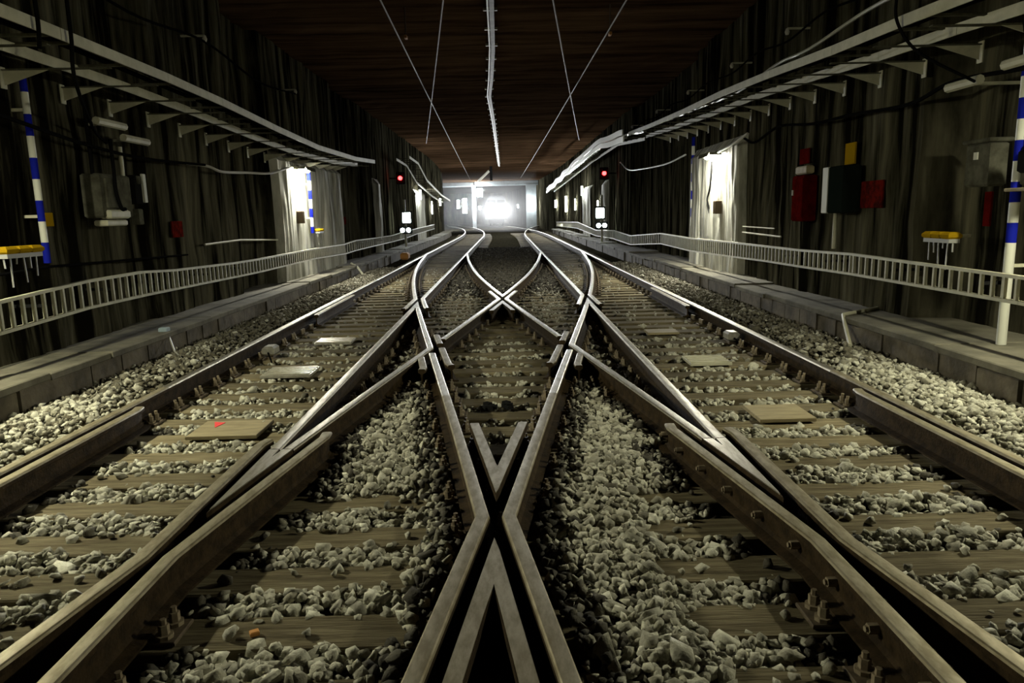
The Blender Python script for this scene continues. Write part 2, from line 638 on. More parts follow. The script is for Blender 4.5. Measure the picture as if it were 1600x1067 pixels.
# --- inner rails beyond the far frogs, with their wing ends
wing_l = [(float(BL(y)) + GAP, y) for y in (Y_FFK - 1.25, Y_FFK - .6)]
far_l = flare(wing_l, True, -1) + line(R1, Y_FFK, 100, .8)
build_rail('running_rail', far_l, 'shiny inner rail of the left track running from the far left frog into the distance')
build_rail('running_rail', mir(far_l), 'shiny inner rail of the right track running from the far right frog into the distance')
wing2 = [(-XI - GAP, y) for y in (Y_FFK - 1.25, Y_FFK - .6)]
far_b = flare(wing2, True, 1) + line(BL, Y_FFK, 26.6, .5)
build_rail('running_rail', far_b, 'curved switch rail joining the left stock rail beyond the far left frog')
build_rail('running_rail', mir(far_b), 'curved switch rail joining the right stock rail beyond the far right frog')

# --- straight inner rails between the frogs
NOSE = .072


def sep_y(f, g, d, a, b_):
    return root(lambda y: abs(f(y) - g(y)) - d, a, b_)


y1 = sep_y(AL, lambda y: -XI, .085, Y_NF, Y_NF + 2)
y2 = sep_y(BL, lambda y: -XI, .085, Y_FF - 2, Y_FF)
build_rail('running_rail', line(R1, y1, y2), 'straight inner rail of the left track between the near left and far left frogs')
build_rail('running_rail', mir(line(R1, y1, y2)), 'straight inner rail of the right track between the near right and far right frogs')
# --- knuckle rails: far frog -> side crossing -> near frog
kn = line(AL, y1, Y_K) + line(BL, Y_K, y2)[1:]
build_rail('knuckle_rail', kn, 'bent rail kinked at the left side crossing, between the two left frogs')
build_rail('knuckle_rail', mir(kn), 'bent rail kinked at the right side crossing, between the two right frogs')

# --- wings of the near frogs (running rails towards the camera)
w = line(R1, -6, Y_NFK, .5) + [(float(AL(y)) + GAP, y) for y in np.linspace(Y_NFK + .5, 4.5, 6)]
w = flare(w, False, -1)
build_rail('wing_rail', w, 'near inner rail of the left track with a wing bent beside the left frog', worn=True)
build_rail('wing_rail', mir(w), 'near inner rail of the right track with a wing bent beside the right frog',
           worn=True, bolts=(-1, 2.0, 4.9, .33))
w2 = line(AL, -3, Y_NFK, .4) + [(-XI - GAP, y) for y in np.linspace(Y_NFK + .5, 4.38, 6)]
w2 = flare(w2, False, 1)
build_rail('wing_rail', w2, 'dull crossover rail entering from bottom left with a wing ending left of the left frog', worn=True)
build_rail('wing_rail', mir(w2), 'dull crossover rail entering from bottom right with a wing ending right of the right frog', worn=True)

# --- diamond: rails from the side crossings to the near and far acute crossings
yk_lo = sep_y(AL, BL, .10, Y_K - 3, Y_K)
yk_hi = sep_y(AL, BL, GAP + .045, Y_K, Y_K + 3)
nl = [(float(AR(y)) - GAP, y) for y in np.linspace(.2, Y_NK - .35, 8)] + line(BL, Y_NK, yk_lo)
build_rail('crossing_rail', nl, 'left bent rail of the nearest centre crossing, kinked beside the pointed nose', worn_below=5.6)
build_rail('crossing_rail', mir(nl), 'right bent rail of the nearest centre crossing, kinked beside the pointed nose', worn_below=5.6)
fl = line(AL, yk_hi, Y_FK) + [(float(BR(y)) - GAP, y) for y in np.linspace(Y_FK + .3, Y_FK + 1.2, 4)]
build_rail('crossing_rail', fl, 'rail from the left side crossing up to the far centre crossing', worn=False)
build_rail('crossing_rail', mir(fl), 'rail from the right side crossing up to the far centre crossing', worn=False)
yfl = sep_y(AL, BR, .085, Y_FD, Y_FD + 3)
build_rail('running_rail', line(AL, yfl, 26.6, .5), 'curved rail from the far centre crossing to the right track inner rail')
build_rail('running_rail', mir(line(AL, yfl, 26.6, .5)), 'curved rail from the far centre crossing to the left track inner rail')
# check rails
for sgn, sd in ((1, 'left'), (-1, 'right')):
    f = (lambda p: p) if sgn == 1 else mir
    a = [(float(BL(y)) + GAP - .004, y) for y in np.linspace(Y_K + .24, Y_K + .85, 4)]
    build_rail('check_rail', f(a), 'short stub check rail at the far end of the %s side crossing' % sd, worn=True)
    a = [(float(BL(y)) + GAP - .004, y) for y in np.linspace(Y_K - .85, Y_K - .02, 5)]
    build_rail('check_rail', f(flare(a, True, -1)), 'short check rail on the near inner side of the %s side crossing' % sd, worn=True)
    a = [(float(BL(y)) - GAP + .004, y) for y in np.linspace(Y_K - 1.0, Y_K - .50, 3)]
    build_rail('check_rail', f(flare(a, True, 1)), 'tiny rail stub tucked on the outer side of the %s side crossing' % sd, worn=True)
    a = line(lambda y: -XO + GAP, 1.2, 5.3, .5)
    build_rail('guard_rail', f(flare(a, False, -1)), 'dark guard rail lying close inside the %s outer rail near the camera' % sd, worn=True)
    a = line(lambda y: -XO + GAP, 10.6, 13.2, .5)
    build_rail('guard_rail', f(flare(a, True, -1)), 'guard rail lying inside the %s outer rail level with the far frogs' % sd, worn=True)


# --- pointed noses (V castings)
def vee_poly(l, r, hw, y_tip, y_end):
    """plan outline of a V whose legs follow l(y), r(y); the tip at y_tip, ends at y_end"""
    sgn = 1 if y_end > y_tip else -1
    y_tip = float(y_end)
    while float(l(y_tip)) - float(r(y_tip)) < 2 * hw - .006 and abs(y_tip - y_end) < 5:
        y_tip -= sgn * .004
    ys = np.linspace(y_tip, y_end, 24)
    wid = np.full(24, hw)
    Lo = [(float(l(y)) - w_, float(y)) for y, w_ in zip(ys, wid)]
    Ro = [(float(r(y)) + w_, float(y)) for y, w_ in zip(ys, wid)]
    gap = lambda y: (float(r(y)) - hw) - (float(l(y)) + hw)
    apex = None
    for y in np.linspace(y_tip, y_end, 400):
        if gap(y) > .002:
            apex = float(y); break
    if apex is None:
        return Lo + Ro[::-1]
    yi = np.linspace(apex, y_end, 14)
    Li = [(float(l(y)) + hw, float(y)) for y in yi]
    Ri = [(float(r(y)) - hw, float(y)) for y in yi]
    return Ro[::-1][:-1] + Lo + Li[::-1] + Ri[1:] if False else Lo[::-1] + Ro[1:] + Ri[::-1] + Li[1:]


def vee(name, l, r, y_tip, y_end, label, cat='rail crossing', worn=False, top=ZR):
    mb = MB()
    lay = [(.050, ZR - .168, ZR - .150, 1, 1), (.010, ZR - .150, top - .045, 1, 1), (.033, top - .045, top - .006, 1, 1), (.030, top - .006, top, 0, 0)]
    for hw, z0, z1, mi, mt in lay:
        mb.prism(vee_poly(l, r, hw, y_tip, y_end), z0, z1, mi, mt)
    yc = (y_tip + y_end) / 2
    o = mb.build(name, [M['rail_worn'] if worn else M['rail_top'], M['rail_side']], origin=(float(l(yc) + r(yc)) / 2, yc, 0))
    RAIL_LINES.append(line(l, min(y_tip, y_end), max(y_tip, y_end)))
    RAIL_LINES.append(line(r, min(y_tip, y_end), max(y_tip, y_end)))
    return tag(o, label, cat)


vee('crossing_nose', AR, BL, Y_ND + .17, .25, 'large pointed V nose at the bottom centre, its legs spreading towards the camera', worn=True)
vee('crossing_nose', BR, AL, Y_FD - .15, yfl - .02, 'small V nose of the far centre crossing')
RM = lambda y: XI
RMn = lambda y: -XI
vee('frog_nose', RMn, AL, Y_NF - .35, y1 - .01, 'pointed nose of the near left frog beside the left track')
vee('frog_nose', BR, RM, Y_NF - .35, y1 - .01, 'bright pointed nose of the near right frog beside the right track')
vee('frog_nose', RMn, BL, Y_FF + .22, y2 + .01, 'small pointed nose of the far left frog')
vee('frog_nose', AR, RM, Y_FF + .22, y2 + .01, 'small pointed nose of the far right frog')
# check vees inside the diamond: parallel to the bent rails
chkL = lambda y: float(BL(y)) + GAP + .006
chkR = lambda y: float(AR(y)) - GAP - .006
yt = root(lambda y: chkR(y) - chkL(y) + .03, Y_NK, Y_NK + 2)
vee('check_vee', chkL, chkR, yt, 4.72, 'dull V of check rails pointing at the camera inside the centre crossing', worn=True)
chkL2 = lambda y: float(AL(y)) + GAP + .006
chkR2 = lambda y: float(BR(y)) - GAP - .006
yt2 = root(lambda y: chkR2(y) - chkL2(y) + .03, Y_FK - 2, Y_FK)
vee('check_vee', chkL2, chkR2, yt2, Y_FK - 1.5, 'small inverted V of check rails before the far centre crossing', worn=True)

# ------------------------------------------------------------------ sleepers with their fastenings
RUNS = [(L1, -9, 60), (R2R, -9, 60), (R1, -9, Y_NFK), (R1, y1, y2), (R1, Y_FFK, 60), (R2L, -9, Y_NFK), (R2L, y1, y2), (R2L, Y_FFK, 60),
        (AL, -3, Y_NFK), (BR, -3, Y_NFK), (AL, y1, Y_K), (BL, Y_K, y2), (BR, y1, Y_K), (AR, Y_K, y2), (BL, Y_NK, yk_lo), (AR, Y_NK, yk_lo),
        (AL, yk_hi, Y_FK), (BR, yk_hi, Y_FK), (BL, Y_FFK, 26), (AR, Y_FFK, 26), (AL, yfl, 26), (BR, yfl, 26)]


def mesh_only(mb, name, mats, smooth=None):
    o = mb.build(name, mats, smooth=smooth)
    me = o.data
    bpy.data.objects.remove(o)
    return me


q = MB()
q.box((0, 0, .009), (.34, .17, .018), bev=.004)
PLATE = mesh_only(q, 'baseplate', M['plate'])
q = MB()
q.tube([(0, 0, .018), (0, 0, .034)], .034, 8)
q.tube([(0, 0, .034), (0, 0, .072)], .021, 6)
q.tube([(0, 0, .072), (0, 0, .094)], .012, 6)
BOLT = mesh_only(q, 'bolt', M['bolt'], 30)
q = MB()
q.box((0, 0, .009), (.34, .17, .018))
for sx in (-.115, .115):
    for sy in (-.045, .045):
        q.tube([(sx, sy, .018), (sx, sy, .08)], .02, 6, 1)
PLATE_FAR = mesh_only(q, 'baseplate', [M['plate'], M['bolt']])


def add_obj(name, me, parent, loc, rz=0):
    o = bpy.data.objects.new(name, me)
    o.parent = parent
    o.location = loc
    o.rotation_euler = (0, 0, rz)
    COL.objects.link(o)
    return o


SLEEPERS = []
PITCH_S = .43


def timber(x0, x1, y, label, group, rot=0.0):
    mb = MB()
    mb.box(((x0 + x1) / 2, y, -.0405), (x1 - x0, .235, .077), bev=.008)
    o = mb.build('timber_sleeper', M['timber'], origin=((x0 + x1) / 2, y, 0))
    tag(o, label, 'sleeper', group)
    SLEEPERS.append((x0, x1, y))
    xc = (x0 + x1) / 2
    used = []
    for fn, a, b_ in RUNS:
        if a <= y <= b_:
            x = float(fn(y))
            if not (x0 < x < x1) or any(abs(x - u) < .3 for u in used):
                continue
            used.append(x)
            if y < 9.5:
                p = add_obj('baseplate', PLATE, o, (x - xc, 0, 0))
                for sx in (-.115, .115):
                    for sy in (-.045, .045):
                        add_obj('bolt', BOLT, p, (sx, sy, 0))
            elif y < 26:
                add_obj('baseplate', PLATE_FAR, o, (x - xc, 0, 0))
    return o


i = 0
y = 1.30
while y < 22.5:
    e0, e1 = random.uniform(-.06, .06), random.uniform(-.06, .06)
    if y > 27:
        PITCH_S = .6
    if y < 15:
        lab = 'long weathered timber crossing all the rails, %s row counting from the bottom edge' % nth(max(0, i - 1))
        grp = 'timbers under the crossover'
    else:
        lab = 'dim timber crossing all the rails in the middle distance beyond the far centre crossing'
        grp = 'timbers beyond the far centre crossing'
    timber(-3.42 + e0, 3.42 + e1, y, lab, grp)
    y += PITCH_S + random.uniform(-.02, .02)
    i += 1
while y < 60:
    for s, sd in ((-1, 'left'), (1, 'right')):
        x = float(bend(y)) + s * TC
        timber(x - 1.3, x + 1.3, y, 'faint distant sleeper under the %s track where it runs plain' % sd, 'distant %s track sleepers' % sd)
    y += .62

# ------------------------------------------------------------------ ballast stones (uncountable: one object per kind of stone)
def hull_template(k, rnd):
    bm = bmesh.new()
    n = 11 if k % 2 else 14
    for _ in range(n):
        v = Vector((rnd.gauss(0, 1), rnd.gauss(0, 1), rnd.gauss(0, 1))).normalized() * rnd.uniform(.75, 1.0)
        bm.verts.new((v.x * rnd.uniform(.8, 1.05), v.y * .85, v.z * .72))
    r = bmesh.ops.convex_hull(bm, input=bm.verts)
    bmesh.ops.delete(bm, geom=[v for v in bm.verts if not v.link_faces], context='VERTS')
    bmesh.ops.triangulate(bm, faces=bm.faces)
    bm.verts.index_update()
    V = np.array([v.co[:] for v in bm.verts])
    Fc = np.array([[v.index for v in f.verts] for f in bm.faces])
    bm.free()
    return V, Fc


_rnd = random.Random(3)
TEMPL = [hull_template(k, _rnd) for k in range(26)]


def rail_clear(X, Y):
    """smallest sideways distance to any rail at the same place along the tunnel"""
    d = np.full(len(X), 9.0)
    for poly in RAIL_LINES:
        ys = np.array([p[1] for p in poly]); xs = np.array([p[0] for p in poly])
        o = np.argsort(ys)
        ys, xs = ys[o], xs[o]
        m_ = (Y > ys[0] - .03) & (Y < ys[-1] + .03)
        d[m_] = np.minimum(d[m_], np.abs(X[m_] - np.interp(Y[m_], ys, xs)))
    return d


def on_sleeper(X, Y, g):
    r = np.zeros(len(X), bool)
    for x0, x1, ys in SLEEPERS:
        r |= (np.abs(Y - ys) < .1175 + g) & (X > x0 - g) & (X < x1 + g)
    return r


def surf(X, Y):
    """height of the stone surface"""
    aX = np.abs(X)
    h = np.full(len(X), -.008)
    # shoulder outside the tracks, heaped towards the kerb
    h = np.maximum(h, -.01 + .08 * sstep(2.98, 3.45, aX) * (1 - sstep(3.6, 4.1, aX)) + .01 * sstep(3.6, 4.1, aX))
    # heaps between the diamond and the inner rails
    xr = np.where(X > 0, AR(Y), -BL(Y))
    top = np.where(Y < Y_K, np.where(Y < Y_NFK, XI, np.where(X > 0, BR(Y), -AL(Y))), XI)
    inside = (aX > xr + .10) & (aX < top - .10) & (Y < Y_K)
    m1 = inside * sstep(3.7, 4.3, Y) * (1 - sstep(6.6, 7.4, Y))
    m2 = inside * (X > 0) * (1 - sstep(.60, .85, aX)) * (Y < 4.3)
    m3 = inside * (X < 0) * (1 - sstep(.28, .42, aX)) * (Y < 4.3)
    h = np.maximum(h, -.008 + .06 * np.clip(m1 + m2 + m3, 0, 1))
    h = np.maximum(h, -.008 + .05 * sstep(13, 17, Y) * (aX < 1.25))
    return h + .012 * vnoise2(X * 4 + 40, Y * 4 + 40, 5)


def stones(name, n, y0, y1_, size, seed, label, m, kind=0):
    rg = np.random.default_rng(seed)
    X = rg.uniform(-4.12, 4.12, n)
    Y = rg.uniform(y0, y1_, n)
    S = size * np.exp(rg.normal(0, .28, n))
    rc = rail_clear(X, Y)
    sf = surf(X, Y)
    Zp = sf + rg.uniform(-.035, .012, n)
    sl = np.where(rg.random(n) < .6, on_sleeper(X, Y, -.034), on_sleeper(X, Y, .0))
    keep = (rc > .085 + S * .5)
    stray = rg.random(n)
    keep &= ~(sl & (sf < .005) & (stray > .02))
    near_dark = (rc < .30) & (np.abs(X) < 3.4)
    dark = near_dark & (rg.random(n) < np.clip(1.35 - rc * 4, 0, 1))  # darker stones, more of them close to the rails
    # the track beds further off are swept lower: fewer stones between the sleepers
    bed = (np.abs(X) > XI + .05) & (np.abs(X) < XO - .05)
    keep &= ~(bed & (stray < .8 * sstep(4.4, 6.6, Y)))
    xr = np.where(X > 0, AR(Y), -BL(Y))
    dia = (np.abs(X) < np.where(Y < Y_K, xr, np.where(X > 0, BR(Y), -AL(Y)))) & (Y > Y_ND)
    keep &= ~(dia & (stray < .8))
    dark |= (np.abs(X) < 1.25) & (rg.random(n) < sstep(12.2, 17, Y))  # darker stones between the tracks, more of them further off
    drab = (np.abs(X) > 3.05) & (rg.random(n) < np.maximum(sstep(4.9, 6.6, Y - .9 * (X > 0)) * .93, np.where(X > 0, .25, .6)))  # browner stones on the shoulders, more of them further along
    keep &= np.where(dark, 1, np.where(drab, 2, 0)) == kind
    Zp = np.where(sl & (sf < .005), .012, Zp)
    X, Y, Zp, S = X[keep], Y[keep], Zp[keep], S[keep]
    n = len(X)
    ang = rg.uniform(0, 2 * np.pi, n)
    tilt = rg.uniform(-.7, .7, (n, 2))
    asp = rg.uniform(.75, 1.25, (n, 3))
    tid = rg.integers(0, len(TEMPL), n)
    VV, FF, off = [], [], 0
    for t, (tv, tf) in enumerate(TEMPL):
        ix = np.nonzero(tid == t)[0]
        if not len(ix): continue
        P = tv[None] * (S[ix, None, None] * .5) * asp[ix][:, None, :]
        a, b_ = tilt[ix, 0][:, None], tilt[ix, 1][:, None]
        x, y_, z = P[..., 0], P[..., 1], P[..., 2]
        y_, z = y_ * np.cos(a) - z * np.sin(a), y_ * np.sin(a) + z * np.cos(a)
        x, z = x * np.cos(b_) + z * np.sin(b_), -x * np.sin(b_) + z * np.cos(b_)
        c_ = ang[ix][:, None]
        x, y_ = x * np.cos(c_) - y_ * np.sin(c_), x * np.sin(c_) + y_ * np.cos(c_)
        P = np.stack([x + X[ix][:, None], y_ + Y[ix][:, None], z + Zp[ix][:, None]], -1)
        VV.append(P.reshape(-1, 3))
        FF.append((tf[None] + (off + np.arange(len(ix)) * len(tv))[:, None, None]).reshape(-1, 3))
        off += len(ix) * len(tv)
    V = np.concatenate(VV); Fc = np.concatenate(FF)
    me = bpy.data.meshes.new(name)
    me.vertices.add(len(V))
    me.vertices.foreach_set('co', V.astype(np.float32).ravel())
    me.loops.add(len(Fc) * 3)
    me.loops.foreach_set('vertex_index', Fc.astype(np.int32).ravel())
    me.polygons.add(len(Fc))
    me.polygons.foreach_set('loop_start', np.arange(0, len(Fc) * 3, 3, dtype=np.int32))
    me.materials.append(m)
    me.update(calc_edges=True)
    o = bpy.data.objects.new(name, me)
    COL.objects.link(o)
    tag(o, label, 'gravel', kind='stuff')
    print(name, n, 'stones', len(Fc), 'tris')
    return o


stones('ballast_gravel', 92000, 1.2, 9.0, .068, 21, 'pale grey ballast stones heaped between the sleepers and along the kerbs near the camera', M['stone'])
stones('ballast_gravel', 36000, 9.0, 22.0, .060, 22, 'pale ballast stones in the middle distance along both kerbs', M['stone'])
stones('dark_ballast_gravel', 70000, 1.2, 9.0, .068, 21, 'dark ballast stones lying right beside the rails', M['stone_dark'], kind=1)
stones('dark_ballast_gravel', 70000, 9.0, 34.0, .075, 23, 'dark ballast stones between the two tracks beyond the far centre crossing', M['stone_dark'], kind=1)
stones('drab_ballast_gravel', 56000, 1.2, 22.0, .066, 24, 'brown dusty ballast stones on the shoulders along both kerbs', M['stone_drab'], kind=2)

# ------------------------------------------------------------------ cable trays high on the walls
def densify(pts, step):
    out = [pts[0]]
    for a, b_ in zip(pts[:-1], pts[1:]):
        n = max(1, int(math.dist(a, b_) / step))
        out += [tuple(a[k] + (b_[k] - a[k]) * j / n for k in range(len(a))) for j in range(1, n + 1)]
    return out


def strip(mb, pts, w, h_, mi=0):
    """rectangular bar following pts (x, y, z): w sideways, h_ tall"""
    vs = []
    for x, y, z in pts:
        vs += [(x - w / 2, y, z - h_ / 2), (x + w / 2, y, z - h_ / 2), (x + w / 2, y, z + h_ / 2), (x - w / 2, y, z + h_ / 2)]
    fs = [(3, 2, 1, 0), tuple(len(vs) - 4 + k for k in range(4))]
    for i in range(len(pts) - 1):
        for k in range(4):
            a = i * 4 + k; b_ = i * 4 + (k + 1) % 4
            fs.append((a, b_, b_ + 4, a + 4))
    mb.add(vs, fs, mi)


TRAY_L = [(2.0, 3.19), (5.2, 3.20), (6.6, 3.205), (8.6, 3.20), (10.2, 3.17), (12.6, 3.085), (15.3, 3.02), (19.0, 3.07), (21.8, 3.19)]
TRAY_L2 = [(29.8, 3.93), (32.8, 3.88), (36.2, 3.30), (44.0, 2.80), (52, 2.6)]
TRAY_R = [(2.0, 3.070), (5.9, 3.170), (6.9, 3.220), (8.3, 3.270), (10.2, 3.370), (12.5, 3.470), (15.0, 3.530), (18.4, 3.650), (21.6, 3.790)]
TRAY_R2 = [(21.8, 3.74), (26.9, 4.05), (35.0, 4.0), (45.3, 3.78), (60.0, 3.38)]


def tray_z(T, y):
    return float(np.interp(y, [p[0] for p in T], [p[1] for p in T]))


def tray(T, side, sd, sec_cuts, where):
    xin, xout = side * 3.72, side * 4.24
    k = 0
    for a, b_ in zip(sec_cuts[:-1], sec_cuts[1:]):
        ys = sorted(set([a, b_] + [p[0] for p in T if a < p[0] < b_]))
        bx = lambda y: float(bend(y) if side < 0 else bend_r(y))
        root_ = empty('cable_tray', (side * 4.04 + bx(a), a, tray_z(T, a)),
                      'pale cable tray section on %s wall, %s from the near end%s' % (sd, nth(k), where), 'cable tray',
                      'overhead cable trays on the %s wall' % sd)
        for nm, x in (('track_side_rail', xin), ('wall_side_rail', xout)):
            mb = MB()
            pts = densify([(x + bx(y), y + (.006 if y == a else 0), tray_z(T, y) - (.075 if x == xout else 0)) for y in ys], 4.0)
            strip(mb, pts, .014, .10)
            mb.build(nm, M['galv'], root_)
        y = a + .2
        step = .95
        while y < b_ - .05:
            mb = MB()
            mb.box((side * 3.98 + bx(y), y, tray_z(T, y) - .030), (.50, .045, .022))
            mb.build('tray_rung', M['grey_box'], root_)
            y += step
        k += 1
    return


tray(TRAY_L, -1, 'left', [2.0, 4.4, 6.6, 8.6, 10.2, 12.6, 15.3, 19.0, 21.8], '')
tray(TRAY_R, 1, 'right', [2.0, 4.4, 6.9, 8.3, 10.2, 12.5, 15.0, 18.4, 21.6], '')
tray(TRAY_L2, -1, 'left', [29.8, 36.2, 44.0, 52], ' of its distant stretch')
tray(TRAY_R2, 1, 'right', [21.8, 26.9, 35.0, 45.3, 60.0], ' of its distant stretch')
for k_, (dz, nm) in enumerate(((.10, 'upper'), (-.10, 'lower'))):
    mb = MB()
    pts = [(3.63 + .03 * math.sin(y_ * 1.1 + k_) + float(bend_r(y_)), y_, tray_z(TRAY_R2, y_) + dz + .035 * math.sin(y_ * .9 + k_ * .6)) for y_ in np.arange(21.9, 60, .7)]
    strip(mb, pts, .04, .165)
    tag(mb.build('tray_cover', M['cover'], origin=pts[0], smooth=60), 'bright wavy metal cover along the distant right cable tray, the %s of two' % nm, 'tray cover')



def tray_bracket(y, T, side, label, group):
    z = tray_z(T, y) - .125
    o = empty('tray_bracket', (side * WALL_X, y, z), label, 'bracket', group)
    mb = MB()
    mb.box((side * 4.20, y, z - .020), (1.04, .05, .012))
    mb.build('arm', M['grey_box'], o)
    mb = MB()
    x0, x1 = side * 4.71, side * 4.25
    mb.add([(x0, y - .004, z - .018), (x1, y - .004, z - .018), (x0, y - .004, z - .16), (x0, y + .004, z - .018), (x1, y + .004, z - .018), (x0, y + .004, z - .16)],
           [(0, 1, 2), (5, 4, 3), (0, 3, 4, 1), (1, 4, 5, 2), (2, 5, 3, 0)])
    mb.build('gusset', M['galv_bright'], o)
    mb = MB()
    mb.box((side * 4.722, y, z - .09), (.012, .08, .2))
    mb.build('wall_plate', M['galv_bright'], o)


for T, side, sd in ((TRAY_L, -1, 'left'), (TRAY_R, 1, 'right')):
    y, k = 6.35, 0
    while y < 21:
        tray_bracket(y, T, side, 'triangular bracket under the %s cable tray, %s from the near end' % (sd, nth(k)), 'brackets under the %s cable tray' % sd)
        y += .95
        k += 1


def wire_thing(name, pts, r, m, label, cat, n=6, group=None):
    mb = MB()
    c = pts[len(pts) // 2]
    mb.tube(pts, r, n)
    o = mb.build(name, m, origin=c, smooth=50)
    return tag(o, label, cat, group)


def curve(pts, n=8):
    """Catmull-Rom through the points"""
    P = [np.array(p, float) for p in pts]
    P = [2 * P[0] - P[1]] + P + [2 * P[-1] - P[-2]]
    out = []
    for i in range(1, len(P) - 2):
        for t in np.linspace(0, 1, n, endpoint=False):
            a, b_, c, d = P[i - 1:i + 3]
            out.append(tuple(.5 * ((2 * b_) + (c - a) * t + (2 * a - 5 * b_ + 4 * c - d) * t * t + (3 * b_ - a - 3 * c + d) * t ** 3)))
    out.append(tuple(P[-2]))
    return out


# cables lying in the trays
for T, side, sd in ((TRAY_L, -1, 'left'), (TRAY_R, 1, 'right')):
    for j, (x, r, w_) in enumerate(((3.85, .028, 'nearest the track'), (3.98, .034, 'in the middle'), (4.12, .026, 'nearest the wall'))):
        pts = curve([(side * (x + .03 * math.sin(y_ * 1.3 + j)), y_, tray_z(T, y_) + .045 + r) for y_ in np.arange(2.2, 21.5, 1.2)], 3)
        wire_thing('tray_cable', pts, r, M['cable'], 'thick black cable lying in the %s overhead tray, %s' % (sd, w_), 'cable')
# grey cable bundle that climbs above the right tray
pts = curve([(4.05, 6.9, 3.62), (4.05, 8.2, 3.66), (4.0, 9.6, 3.56), (4.02, 10.8, 3.60), (3.98, 12.4, 3.48), (4.0, 15, 3.58), (4.0, 18.5, 3.72), (4.0, 21, 3.86)], 6)
wire_thing('loose_cable', pts, .020, M['cable_grey'], 'loose grey cable riding above the right cable tray', 'cable')
pts = curve([(4.2, 21.6, 3.86), (4.2, 25, 4.1), (4.2, 29, 4.25), (4.2, 35, 4.2), (4.1, 45, 4.0)], 6)
wire_thing('loose_cable', pts, .05, M['cable_grey'], 'distant bright cable above the far stretch of right tray', 'cable')

# ------------------------------------------------------------------ low cable ladders
LAD_L = [(4.0, .90, .66), (6.3, .92, .65), (7.7, .98, .70), (8.9, .985, .70), (9.8, .94, .69), (12.0, .89, .665), (13.1, .88, .655), (16.9, .885, .66), (20.2, .86, .60),
         (21.7, .91, .62), (24.6, .88, .62), (28.7, .85, .61), (32.4, .92, .62), (36.7, .96, .70), (46, 1.04, .78)]
LAD_R = [(4.0, .96, .73), (6.0, .955, .74), (7.2, .965, .74), (9.0, .985, .74), (10.6, .955, .72), (12.0, .95, .71), (14.3, .94, .67), (16.9, .92, .63), (20.2, .95, .67),
         (25.1, .74, .44), (29.2, .83, .51), (34.8, .72, .46), (43.7, 1.0, .64), (60, .84, .52)]


def ladder(T, side, sd):
    x = side * 4.42
    k = 0
    for (ya, ta, ba), (yb, tb, bb) in zip(T[:-1], T[1:]):
        bx = lambda y: float(bend(y) if side < 0 else bend_r(y))
        o = empty('cable_ladder', (x + bx(ya), ya, ba), 'pale cable ladder section along the %s wall, %s from the near end' % (sd, nth(k)),
                  'cable ladder', 'low cable ladders along the %s wall' % sd)
        for nm, za, zb in (('top_rail', ta, tb), ('bottom_rail', ba, bb)):
            mb = MB()
            n = max(1, int((yb - ya) / 3))
            pts = [(x + bx(ya + (yb - ya) * j / n), ya + (yb - ya) * j / n + (.004 if j == 0 else 0), za + (zb - za) * j / n) for j in range(n + 1)]
            strip(mb, pts, .05, .030)
            mb.build(nm, M['galv_bright'], o)
        if ya < 19:
            y = ya + .06
            while y < yb - .02:
                t = (y - ya) / (yb - ya)
                z0, z1 = ba + (bb - ba) * t, ta + (tb - ta) * t
                mb = MB()
                mb.box((x, y, (z0 + z1) / 2), (.030, .028, z1 - z0 - .030))
                mb.build('rung', M['galv_bright'], o)
                y += .155
        else:
            mb = MB()
            y = ya + .06
            while y < yb - .02:
                t = (y - ya) / (yb - ya)
                z0, z1 = ba + (bb - ba) * t, ta + (tb - ta) * t
                mb.box((x + bx(y), y, (z0 + z1) / 2), (.03, .03, z1 - z0 - .03))
                y += .31
            tag(mb.build('rungs', M['galv_bright'], o), kind='stuff')
        for yy in ((ya + yb) / 2,):
            zt = (ta + tb) / 2; zb_ = (ba + bb) / 2
            mb = MB()
            mb.box((side * 4.60 + bx(yy), yy, (zt + zb_) / 2), (.34, .03, .03))
            mb.build('wall_arm', M['black'], o)
        k += 1


ladder(LAD_L, -1, 'left')
ladder(LAD_R, 1, 'right')

# ------------------------------------------------------------------ lamps
def wall_lamp(x, y, z, side, m, label, length=.62, r=.032, hood=False):
    """hood: a tube lying along the wall under a metal trough; otherwise an upright tube"""
    o = empty('wall_lamp', (x, y, z), label, 'lamp')
    if hood:
        mb = MB()
        mb.tube([(x, y - length / 2, z), (x, y + length / 2, z)], r, 10)
        mb.build('tube', m, o, smooth=40)
        mb = MB()
        mb.box((x + side * .01, y, z + .055), (.30, length + .16, .014))
        mb.add([(x - side * .14, y - length / 2 - .08, z + .055), (x - side * .14, y + length / 2 + .08, z + .055),
                (x - side * .165, y + length / 2 + .08, z + hood), (x - side * .165, y - length / 2 - .08, z + hood)], [(0, 1, 2, 3)])
        for q_ in (-1, 1):
            mb.box((x, y + q_ * (length / 2 + .075), z + .03), (.26, .012, .06))
        mb.build('hood', M['grey_box'], o)
        mb = MB()
        mb.box((x + side * .135, y, z + .01), (.03, .16, .20))
        mb.build('wall_plate', M['grey_box'], o)
        return o
    mb = MB()
    mb.box((x + side * .075, y, z), (.05, .12, length + .10), bev=.01)
    mb.build('housing', M['grey_box'], o)
    mb = MB()
    mb.tube([(x, y, z - length / 2), (x, y, z + length / 2)], r, 10)
    mb.build('tube', m, o, smooth=40)
    for s in (-1, 1):
        mb = MB()
        mb.box((x + side * .02, y, z + s * (length / 2 + .02)), (.08, .08, .04))
        mb.build('end_cap', M['grey_box'], o)
    return o


